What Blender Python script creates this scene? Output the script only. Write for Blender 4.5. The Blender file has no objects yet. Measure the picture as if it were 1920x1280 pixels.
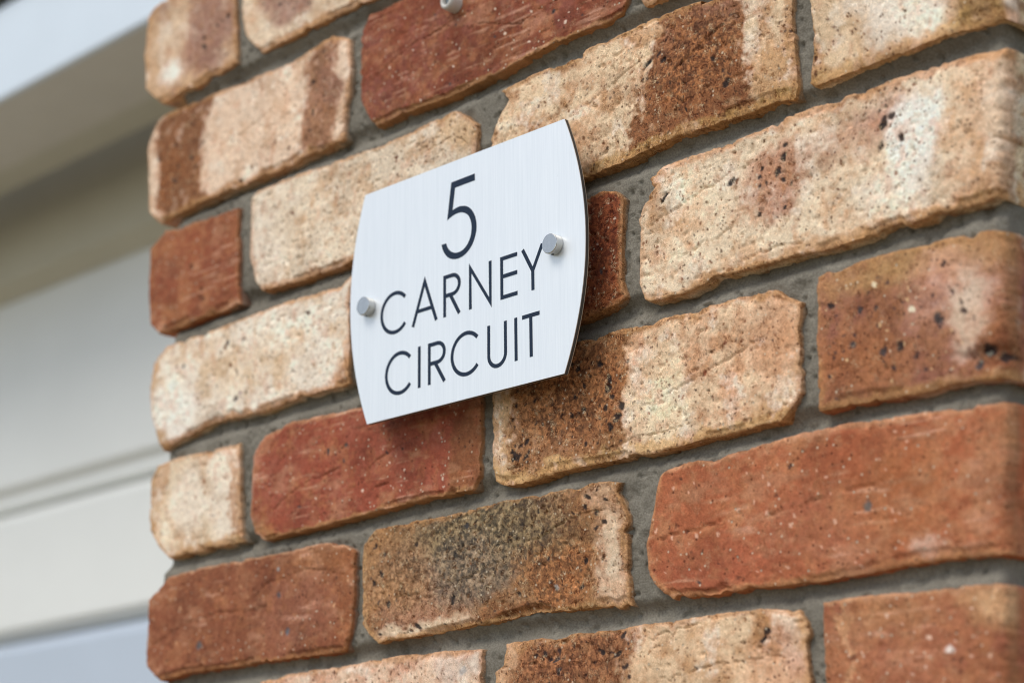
import bpy, math, random
import numpy as np
from mathutils import Matrix, Vector

# ------------------------------------------------------------------ camera, sky, sun, exposure
scene = bpy.context.scene
Z0 = 1.55                                   # height above the driveway of the wall datum (top of the course behind the sign)
cam_data = bpy.data.cameras.new('camera')
cam = bpy.data.objects.new('camera', cam_data)
scene.collection.objects.link(cam)
_r = (0.69750735, 0.71651597, -0.00940055)
_f = (-0.68800154, 0.67330189, 0.27077379)
_u = (0.20034316, -0.18239911, 0.9625971)
cam.matrix_world = Matrix(((_r[0], _u[0], -_f[0], 1.21383833),
                           (_r[1], _u[1], -_f[1], -0.81926758),
                           (_r[2], _u[2], -_f[2], -0.40658096 + Z0),
                           (0, 0, 0, 1)))
cam_data.sensor_width = 36.0
cam_data.lens = 72.026
cam_data.clip_start = 0.02
cam_data.clip_end = 400
cam_data.dof.use_dof = True
_t = Vector((0.455, 0.0, -0.09 + Z0))
cam_data.dof.focus_distance = (_t - cam.matrix_world.translation).dot(Vector(_f))
cam_data.dof.aperture_fstop = 5.6
scene.camera = cam

SUN_EL, SUN_AZ = 53.0, -14.0                # elevation; azimuth from the wall's normal towards the left
world = bpy.data.worlds.new('World')
scene.world = world
world.use_nodes = True
wn = world.node_tree
for n in list(wn.nodes):
    wn.nodes.remove(n)
sky = wn.nodes.new('ShaderNodeTexSky')
sky.sky_type = 'NISHITA'
sky.sun_disc = False
sky.sun_elevation = math.radians(SUN_EL)
sky.sun_rotation = math.radians(180.0 + SUN_AZ)
sky.air_density = 1.0
sky.dust_density = 1.0
sky.ozone_density = 1.0
bg = wn.nodes.new('ShaderNodeBackground')
bg.inputs['Strength'].default_value = 0.115
wo = wn.nodes.new('ShaderNodeOutputWorld')
hsv = wn.nodes.new('ShaderNodeHueSaturation')      # thin high cloud: a paler sky all over
hsv.inputs['Saturation'].default_value = 0.6
wn.links.new(sky.outputs[0], hsv.inputs['Color'])
wn.links.new(hsv.outputs[0], bg.inputs[0])
wn.links.new(bg.outputs[0], wo.inputs[0])

sun_data = bpy.data.lights.new('sun', 'SUN')
sun_data.energy = 1.2
sun_data.angle = math.radians(30)
sun_data.color = (1.0, 0.94, 0.85)
sun = bpy.data.objects.new('sun', sun_data)
scene.collection.objects.link(sun)
_e, _a = math.radians(SUN_EL), math.radians(SUN_AZ)
_to_sun = Vector((math.sin(_a) * math.cos(_e), -math.cos(_a) * math.cos(_e), math.sin(_e)))
sun.rotation_euler = _to_sun.to_track_quat('Z', 'Y').to_euler()
sun.location = (-2, -4, 6)

scene.view_settings.view_transform = 'Standard'
scene.view_settings.look = 'None'
scene.view_settings.gamma = 1.0
scene.view_settings.use_curve_mapping = False
scene.view_settings.exposure = 0.66
scene.cycles.filter_width = 1.0

# ------------------------------------------------------------------ helpers
COL = scene.collection
RNG = np.random.default_rng(11)


def lin(c, k=1.0):
    c = np.asarray(c, float) / 255.0
    return np.where(c <= 0.04045, c / 12.92, ((c + 0.055) / 1.055) ** 2.4) * k


def vnoise(x, y, seed):
    xi = np.floor(x).astype(np.int64)
    yi = np.floor(y).astype(np.int64)
    fx = (x - xi).astype(np.float32)
    fy = (y - yi).astype(np.float32)
    fx = fx * fx * fx * (fx * (fx * 6 - 15) + 10)
    fy = fy * fy * fy * (fy * (fy * 6 - 15) + 10)

    def h(a, b):
        n = (a * 374761393 + b * 668265263 + seed * 974634533) & 0xFFFFFFFF
        n = ((n ^ (n >> 13)) * 1274126177) & 0xFFFFFFFF
        n = n ^ (n >> 16)
        return (n & 0xFFFF).astype(np.float32) / 32767.5 - 1.0
    a = h(xi, yi)
    b = h(xi + 1, yi)
    c = h(xi, yi + 1)
    d = h(xi + 1, yi + 1)
    return (a + (b - a) * fx) * (1 - fy) + (c + (d - c) * fx) * fy


def fbm(x, y, scale, seed, octv=3, gain=0.5):
    """noise with features of about `scale` millimetres, -1..1"""
    v = 0.0
    amp, tot = 1.0, 0.0
    for o in range(octv):
        f = 2.0 ** o / scale
        v = v + amp * vnoise(x * f + 17.3 * o, y * f - 9.1 * o, seed + o * 101)
        tot += amp
        amp *= gain
    return v / tot * 1.35


def sstep(a, b, x):
    t = np.clip((x - a) / (b - a), 0, 1)
    return t * t * (3 - 2 * t)


def empty(name, loc, label, cat, group=None):
    o = bpy.data.objects.new(name, None)
    COL.objects.link(o)
    o.location = loc
    o.empty_display_size = 0.1
    o['label'] = label
    o['category'] = cat
    o['kind'] = 'thing'
    if group:
        o['group'] = group
    return o


def wloc(o):
    v = Vector(o.location)
    while o.parent:
        o = o.parent
        v += Vector(o.location)
    return v


def link(name, me, parent=None, loc=None, mat=None):
    o = bpy.data.objects.new(name, me)
    COL.objects.link(o)
    if mat and not me.materials:
        me.materials.append(mat)
    if loc is not None:
        o.location = Vector(loc) - (wloc(parent) if parent else Vector())
    if parent:
        o.parent = parent
    return o


def np_mesh(name, V, Q, smooth=True, col=None, attrs=None):
    """mesh from an (n,3) array of metres and an (m,4) array of quads (or list of polygons); origin in its middle"""
    V = np.asarray(V, np.float32)
    mid = (V.min(0) + V.max(0)) / 2
    me = bpy.data.meshes.new(name)
    if isinstance(Q, np.ndarray):
        m = len(Q)
        me.vertices.add(len(V))
        me.vertices.foreach_set('co', (V - mid).ravel())
        me.loops.add(m * 4)
        me.loops.foreach_set('vertex_index', Q.astype(np.int32).ravel())
        me.polygons.add(m)
        me.polygons.foreach_set('loop_start', np.arange(0, m * 4, 4, dtype=np.int32))
        me.update(calc_edges=True)
    else:
        me.from_pydata((V - mid).tolist(), [], Q)
    me.polygons.foreach_set('use_smooth', np.full(len(me.polygons), smooth))
    if col is not None:
        a = me.attributes.new('clay', 'FLOAT_COLOR', 'POINT')
        c4 = np.ones((len(V), 4), np.float32)
        c4[:, :3] = col
        a.data.foreach_set('color', c4.ravel())
    for k, v in (attrs or {}).items():
        a = me.attributes.new(k, 'FLOAT', 'POINT')
        a.data.foreach_set('value', np.broadcast_to(np.asarray(v, np.float32), (len(V),)).copy())
    me.update()
    return me, mid


def grid_quads(nr, nc, off=0, flip=False):
    i = np.arange(nr - 1)[:, None] * nc + np.arange(nc - 1)[None, :] + off
    q = np.stack([i, i + nc, i + nc + 1, i + 1], -1).reshape(-1, 4)
    return q[:, ::-1] if flip else q


def box_vq(x0, x1, y0, y1, z0, z1):
    V = [(x0, y0, z0), (x1, y0, z0), (x1, y1, z0), (x0, y1, z0), (x0, y0, z1), (x1, y0, z1), (x1, y1, z1), (x0, y1, z1)]
    Q = [(0, 3, 2, 1), (4, 5, 6, 7), (0, 1, 5, 4), (1, 2, 6, 5), (2, 3, 7, 6), (3, 0, 4, 7)]
    return V, Q


def prism_x(profile, x0, x1):
    """extrude a (y,z) outline, counter-clockwise seen from -x, along x"""
    n = len(profile)
    V = [(x0, y, z) for y, z in profile] + [(x1, y, z) for y, z in profile]
    Q = [tuple(range(n)), tuple(range(2 * n - 1, n - 1, -1))]
    for i in range(n):
        j = (i + 1) % n
        Q.append((j, i, i + n, j + n))
    return V, Q


def bevel(o, w, seg=2):
    b = o.modifiers.new('bevel', 'BEVEL')
    b.width = w
    b.segments = seg
    b.limit_method = 'ANGLE'
    b.angle_limit = math.radians(30)
    return o


# ------------------------------------------------------------------ materials
class NT:
    def __init__(self, name):
        self.m = bpy.data.materials.new(name)
        self.m.use_nodes = True
        self.t = self.m.node_tree
        self.b = self.t.nodes['Principled BSDF']

    def n(self, typ, **kw):
        nd = self.t.nodes.new(typ)
        for k, v in kw.items():
            if k in nd.inputs.keys() if isinstance(k, str) else False:
                nd.inputs[k].default_value = v
            else:
                setattr(nd, k, v)
        return nd

    def l(self, a, b):
        self.t.links.new(a, b)

    def math(self, op, a, b=None, c=None, clamp=False):
        nd = self.t.nodes.new('ShaderNodeMath')
        nd.operation = op
        nd.use_clamp = clamp
        for i, v in enumerate((a, b, c)):
            if v is None:
                continue
            if isinstance(v, (int, float)):
                nd.inputs[i].default_value = v
            else:
                self.l(v, nd.inputs[i])
        return nd.outputs[0]

    def mix(self, fac, a, b, blend='MIX'):
        nd = self.t.nodes.new('ShaderNodeMix')
        nd.data_type = 'RGBA'
        nd.blend_type = blend
        nd.clamp_factor = True
        for s, v in ((nd.inputs[0], fac), (nd.inputs[6], a), (nd.inputs[7], b)):
            if isinstance(v, (int, float)):
                s.default_value = v
            elif isinstance(v, (tuple, list)):
                s.default_value = (*v[:3], 1)
            else:
                self.l(v, s)
        return nd.outputs[2]

    def noise(self, vec, scale, detail=4, rough=0.55, dist=0.0):
        nd = self.t.nodes.new('ShaderNodeTexNoise')
        nd.inputs['Scale'].default_value = scale
        nd.inputs['Detail'].default_value = detail
        nd.inputs['Roughness'].default_value = rough
        nd.inputs['Distortion'].default_value = dist
        self.l(vec, nd.inputs['Vector'])
        return nd.outputs[0]

    def ramp(self, v, a, b):
        nd = self.t.nodes.new('ShaderNodeMapRange')
        nd.interpolation_type = 'SMOOTHSTEP'
        nd.inputs['From Min'].default_value = a
        nd.inputs['From Max'].default_value = b
        self.l(v, nd.inputs['Value'])
        return nd.outputs[0]

    def pos(self):
        return self.t.nodes.new('ShaderNodeNewGeometry').outputs['Position']

    def attr(self, name, typ='GEOMETRY'):
        nd = self.t.nodes.new('ShaderNodeAttribute')
        nd.attribute_name = name
        nd.attribute_type = typ
        return nd

    def bump(self, h, strength, dist):
        nd = self.t.nodes.new('ShaderNodeBump')
        nd.inputs['Strength'].default_value = strength
        nd.inputs['Distance'].default_value = dist
        self.l(h, nd.inputs['Height'])
        self.l(nd.outputs[0], self.b.inputs['Normal'])
        return nd


def brick_material():
    k = NT('fired_clay_brick')
    P = k.pos()
    base = k.attr('clay').outputs['Color']
    grain = k.attr('grain').outputs['Fac']
    # soft grain
    n1 = k.noise(P, 420, 4, 0.65)
    v = k.math('MULTIPLY_ADD', n1, 2.2, -0.1)
    n2 = k.noise(P, 1500, 2, 0.6)
    v2 = k.math('MULTIPLY_ADD', n2, 2.0, 0.0)
    vv = k.math('MULTIPLY', v, v2)
    g = k.math('MULTIPLY_ADD', grain, 0.75, 0.25)
    shade = k.mix(g, (1, 1, 1), vv)
    c = k.mix(1.0, base, shade, 'MULTIPLY')
    # short straw-like fibre marks
    f1 = k.noise(P, 260, 2, 0.5, 1.6)
    ridge = k.math('ABSOLUTE', k.math('SUBTRACT', f1, 0.5))
    line = k.math('SUBTRACT', 1.0, k.ramp(ridge, 0.02, 0.07))
    gate = k.ramp(k.noise(P, 210, 2, 0.5), 0.46, 0.58)
    fib = k.math('MULTIPLY', k.math('MULTIPLY', line, gate), k.math('MULTIPLY', grain, 1.15, None, True))
    dark = k.mix(1.0, base, (0.40, 0.27, 0.17), 'MULTIPLY')
    c = k.mix(fib, c, dark)
    f2 = k.noise(P, 300, 2, 0.5, 1.8)
    line2 = k.math('SUBTRACT', 1.0, k.ramp(k.math('ABSOLUTE', k.math('SUBTRACT', f2, 0.47)), 0.012, 0.042))
    gate2 = k.ramp(k.noise(P, 160, 2, 0.5), 0.52, 0.66)
    fib2 = k.math('MULTIPLY', k.math('MULTIPLY', line2, gate2), k.math('MULTIPLY', grain, 0.7))
    c = k.mix(fib2, c, (0.62, 0.47, 0.28))
    # tiny specks, dark and pale
    vor = k.n('ShaderNodeTexVoronoi')
    vor.inputs['Scale'].default_value = 330
    k.l(P, vor.inputs['Vector'])
    sep = k.n('ShaderNodeSeparateColor')
    k.l(vor.outputs['Color'], sep.inputs[0])
    pick = k.math('GREATER_THAN', sep.outputs[0], 0.86)
    sp = k.math('MULTIPLY', k.math('SUBTRACT', 1.0, k.ramp(vor.outputs['Distance'], 0.18, 0.34)), pick)
    c = k.mix(k.math('MULTIPLY', sp, 0.7), c, k.mix(1.0, base, (0.22, 0.15, 0.12), 'MULTIPLY'))
    pick2 = k.math('LESS_THAN', sep.outputs[1], 0.05)
    sp2 = k.math('MULTIPLY', k.math('SUBTRACT', 1.0, k.ramp(vor.outputs['Distance'], 0.14, 0.3)), pick2)
    c = k.mix(k.math('MULTIPLY', sp2, 0.6), c, (0.66, 0.55, 0.40))
    k.l(c, k.b.inputs['Base Color'])
    k.b.inputs['Roughness'].default_value = 0.88
    k.b.inputs['Specular IOR Level'].default_value = 0.25
    h = k.math('ADD', k.math('MULTIPLY', n1, 0.55), k.math('MULTIPLY', n2, 0.35))
    h = k.math('MULTIPLY', h, g)
    h = k.math('SUBTRACT', h, k.math('MULTIPLY', fib, 0.35))
    h = k.math('SUBTRACT', h, k.math('MULTIPLY', sp, 0.45))
    k.bump(h, 0.6, 0.0008)
    return k.m


def mortar_material():
    k = NT('grey_sand_mortar')
    P = k.pos()
    n0 = k.noise(P, 22, 3, 0.6)
    n1 = k.noise(P, 900, 3, 0.7)
    c = k.mix(k.ramp(n0, 0.3, 0.7), tuple(lin((126, 120, 108))), tuple(lin((148, 142, 129))))
    c = k.mix(k.ramp(n1, 0.35, 0.65), k.mix(1.0, c, (0.66, 0.66, 0.65), 'MULTIPLY'), c)
    n2 = k.noise(P, 1900, 2, 0.6)
    c = k.mix(k.math('MULTIPLY', k.ramp(n2, 0.66, 0.74), 0.5), c, (0.5, 0.48, 0.44))
    k.l(c, k.b.inputs['Base Color'])
    k.b.inputs['Roughness'].default_value = 0.95
    k.b.inputs['Specular IOR Level'].default_value = 0.15
    k.bump(k.math('ADD', n1, k.math('MULTIPLY', n2, 0.5)), 0.8, 0.0009)
    return k.m


def brushed_material():
    k = NT('brushed_aluminium')
    P = k.pos()
    mp = k.n('ShaderNodeMapping')
    mp.inputs['Scale'].default_value = (1.0, 1.0, 0.012)
    k.l(P, mp.inputs['Vector'])
    s1 = k.noise(mp.outputs[0], 2600, 3, 0.7)
    s2 = k.noise(mp.outputs[0], 700, 3, 0.7)
    s = k.math('ADD', k.math('MULTIPLY', s1, 0.6), k.math('MULTIPLY', s2, 0.4))
    blot = k.noise(P, 45, 4, 0.6)
    c = k.mix(k.ramp(s, 0.3, 0.7), (0.79, 0.825, 0.845), (0.88, 0.91, 0.925))  # cool tint: reflected sky put into the metal's base colour
    marks = k.ramp(k.noise(P, 160, 3, 0.6), 0.70, 0.78)
    c = k.mix(k.math('MULTIPLY', marks, 0.25), c, (0.62, 0.63, 0.64))
    k.l(c, k.b.inputs['Base Color'])
    k.b.inputs['Metallic'].default_value = 0.45
    k.l(k.math('ADD', k.math('MULTIPLY_ADD', s, 0.14, 0.36), k.math('MULTIPLY', blot, 0.08)), k.b.inputs['Roughness'])
    k.bump(s, 0.15, 0.0001)
    return k.m


def plain(name, col, rough=0.5, metal=0.0, spec=0.5, vary=0.0, scale=60):
    k = NT(name)
    if vary:
        n = k.noise(k.pos(), scale, 4, 0.6)
        c = tuple(lin(col))
        k.l(k.mix(k.ramp(n, 0.3, 0.7), tuple(x * (1 - vary) for x in c), c), k.b.inputs['Base Color'])
    else:
        k.b.inputs['Base Color'].default_value = (*lin(col), 1)
    k.b.inputs['Roughness'].default_value = rough
    k.b.inputs['Metallic'].default_value = metal
    k.b.inputs['Specular IOR Level'].default_value = spec
    return k.m


def concrete_material():
    k = NT('pale_driveway_concrete')
    P = k.pos()
    n0 = k.noise(P, 0.8, 5, 0.6)
    n1 = k.noise(P, 60, 4, 0.7)
    c = k.mix(k.ramp(n0, 0.3, 0.7), tuple(lin((124, 113, 93))), tuple(lin((144, 132, 110))))
    c = k.mix(k.math('MULTIPLY', k.ramp(n1, 0.4, 0.7), 0.35), c, tuple(lin((110, 103, 92))))
    k.l(c, k.b.inputs['Base Color'])
    k.b.inputs['Roughness'].default_value = 0.9
    k.bump(n1, 0.4, 0.003)
    return k.m


M_BRICK = brick_material()
M_MORTAR = mortar_material()
M_PLATE = brushed_material()
M_CORE = plain('plate_core', (66, 66, 64), 0.6)
M_BACK = plain('plate_back_skin', (190, 182, 168), 0.4, 0.6)
M_INK = plain('navy_print', (30, 44, 63), 0.55, 0.0, 0.2)
M_STEEL = plain('satin_steel', (194, 192, 187), 0.24, 1.0, 0.5, 0.08, 300)
M_HOLE = plain('black_recess', (18, 18, 18), 0.9)
M_PLUG = plain('white_nylon', (206, 202, 194), 0.5, 0.0, 0.4, 0.08, 400)
M_SCREW = plain('zinc_screw', (150, 160, 165), 0.3, 1.0)
M_WHITE = plain('white_fascia_paint', (216, 227, 236), 0.5, 0, 0.3, 0.04, 8)
M_DOOR = plain('white_door_enamel', (228, 229, 224), 0.42, 0, 0.4, 0.04, 5)
M_BLUE = plain('blue_grey_door_panel', (186, 197, 210), 0.4, 0, 0.4, 0.05, 5)  # one door panel tinted blue-grey, the others white
M_SOFFIT_SHADE = plain('beige_soffit_shade', (208, 201, 187), 0.6, 0, 0.3, 0.05, 10)  # soffit white darkened to beige: shade and ground bounce put into the colour
M_STRIP = plain('olive_beige_strip', (196, 190, 170), 0.6, 0, 0.3, 0.05, 10)  # on the soffit's back strip this darker tone is painted-in shade
M_GUTTER = plain('dark_gutter_metal', (74, 72, 66), 0.5, 0.2)
M_CONC = concrete_material()
M_EARTH = plain('dry_grass_ground', (112, 116, 78), 1.0, 0, 0.1, 0.4, 1.5)
M_SLAB = plain('mortar_bedding', (130, 125, 112), 0.95, 0, 0.1, 0.1, 40)

# ------------------------------------------------------------------ setting: ground, driveway
V, Q = box_vq(-150, 150, -150, 150, -0.6, -0.02)
me, mid = np_mesh('ground', V, Q, False)
o = link('ground', me, None, mid, M_EARTH)
o['kind'] = 'structure'
o['label'] = 'flat ground reaching to the horizon'
V, Q = box_vq(-6, 12, -14, 9, -0.2, 0.0)
me, mid = np_mesh('driveway', V, Q, False)
o = link('driveway', me, None, mid, M_CONC)
o['kind'] = 'structure'
o['label'] = 'pale concrete driveway in front of the garage'

# ------------------------------------------------------------------ garage: beam, soffit with shade in its colours, door
PIER_BACK = 0.345
beam = empty('garage', (-1.9, 0.44, 0.0), 'white garage with a sectional door set back under a beam, left of the brick pier', 'garage')
bz = Z0 + 0.5505
me, mid = np_mesh('fascia', *prism_x([(0.35, bz), (0.358, bz), (0.358, bz + 0.125), (0.35, bz + 0.125)], -4.6, 0.7), False)
bevel(link('fascia', me, beam, mid, M_WHITE), 0.003)
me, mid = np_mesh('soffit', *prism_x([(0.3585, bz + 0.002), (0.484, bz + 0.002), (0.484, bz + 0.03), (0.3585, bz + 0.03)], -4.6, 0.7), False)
link('soffit', me, beam, mid, M_SOFFIT_SHADE)
me, mid = np_mesh('soffit_shade_strip', *prism_x([(0.4845, bz + 0.003), (0.527, bz - 0.001), (0.531, bz + 0.03), (0.4845, bz + 0.03)], -4.6, 0.7), False)
link('soffit_shade_strip', me, beam, mid, M_STRIP)  # added strip: the shade near the door, put into a darker colour
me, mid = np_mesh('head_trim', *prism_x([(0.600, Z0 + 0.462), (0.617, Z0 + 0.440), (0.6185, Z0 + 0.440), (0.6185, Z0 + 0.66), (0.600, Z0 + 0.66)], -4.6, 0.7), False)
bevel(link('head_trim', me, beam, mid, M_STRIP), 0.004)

gz = Z0 + 0.679
me, mid = np_mesh('gutter', *prism_x([(0.335, gz + 0.012), (0.345, gz), (0.50, gz), (0.50, gz + 0.11), (0.49, gz + 0.11), (0.49, gz + 0.01), (0.35, gz + 0.012), (0.345, gz + 0.11), (0.325, gz + 0.11)], -4.6, -0.02), False)
link('gutter', me, beam, mid, M_GUTTER)

door = bpy.data.objects.new('door', None)
COL.objects.link(door)
door.location = Vector((-1.9, 0.62, 0.0)) - wloc(beam)
door.parent = beam


def door_panel(z0, z1, m, lip):
    f = 0.62
    prof = [(f + 0.014, z0 + 0.004), (f + 0.04, z0 + 0.004), (f + 0.04, z1 - 0.002), (f + 0.012, z1 - 0.002), (f, z1 - 0.014), (f, z0 + lip)]
    if lip > 0.02:
        prof += [(f + 0.010, z0 + lip - 0.010), (f + 0.010, z0 + 0.010)]
    me, mid = np_mesh('panel', *prism_x(prof, -4.4, 0.65), False)
    return bevel(link('panel', me, door, mid, m), 0.003, 2)


g1, g2 = Z0 + 0.1365, Z0 - 0.0435
door_panel(g1, Z0 + 0.64, M_DOOR, 0.034)
door_panel(g2, g1, M_DOOR, 0.016)
zz = g2
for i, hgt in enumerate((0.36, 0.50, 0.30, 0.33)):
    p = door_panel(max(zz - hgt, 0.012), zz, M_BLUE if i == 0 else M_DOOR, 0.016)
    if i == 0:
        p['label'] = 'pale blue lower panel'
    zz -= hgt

# ------------------------------------------------------------------ the brick pier
pier = empty('brick_pier', (0.356, 0.17, 0.0), 'brick pier of mottled cream, red and brown bricks beside the garage door', 'pier')

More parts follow.
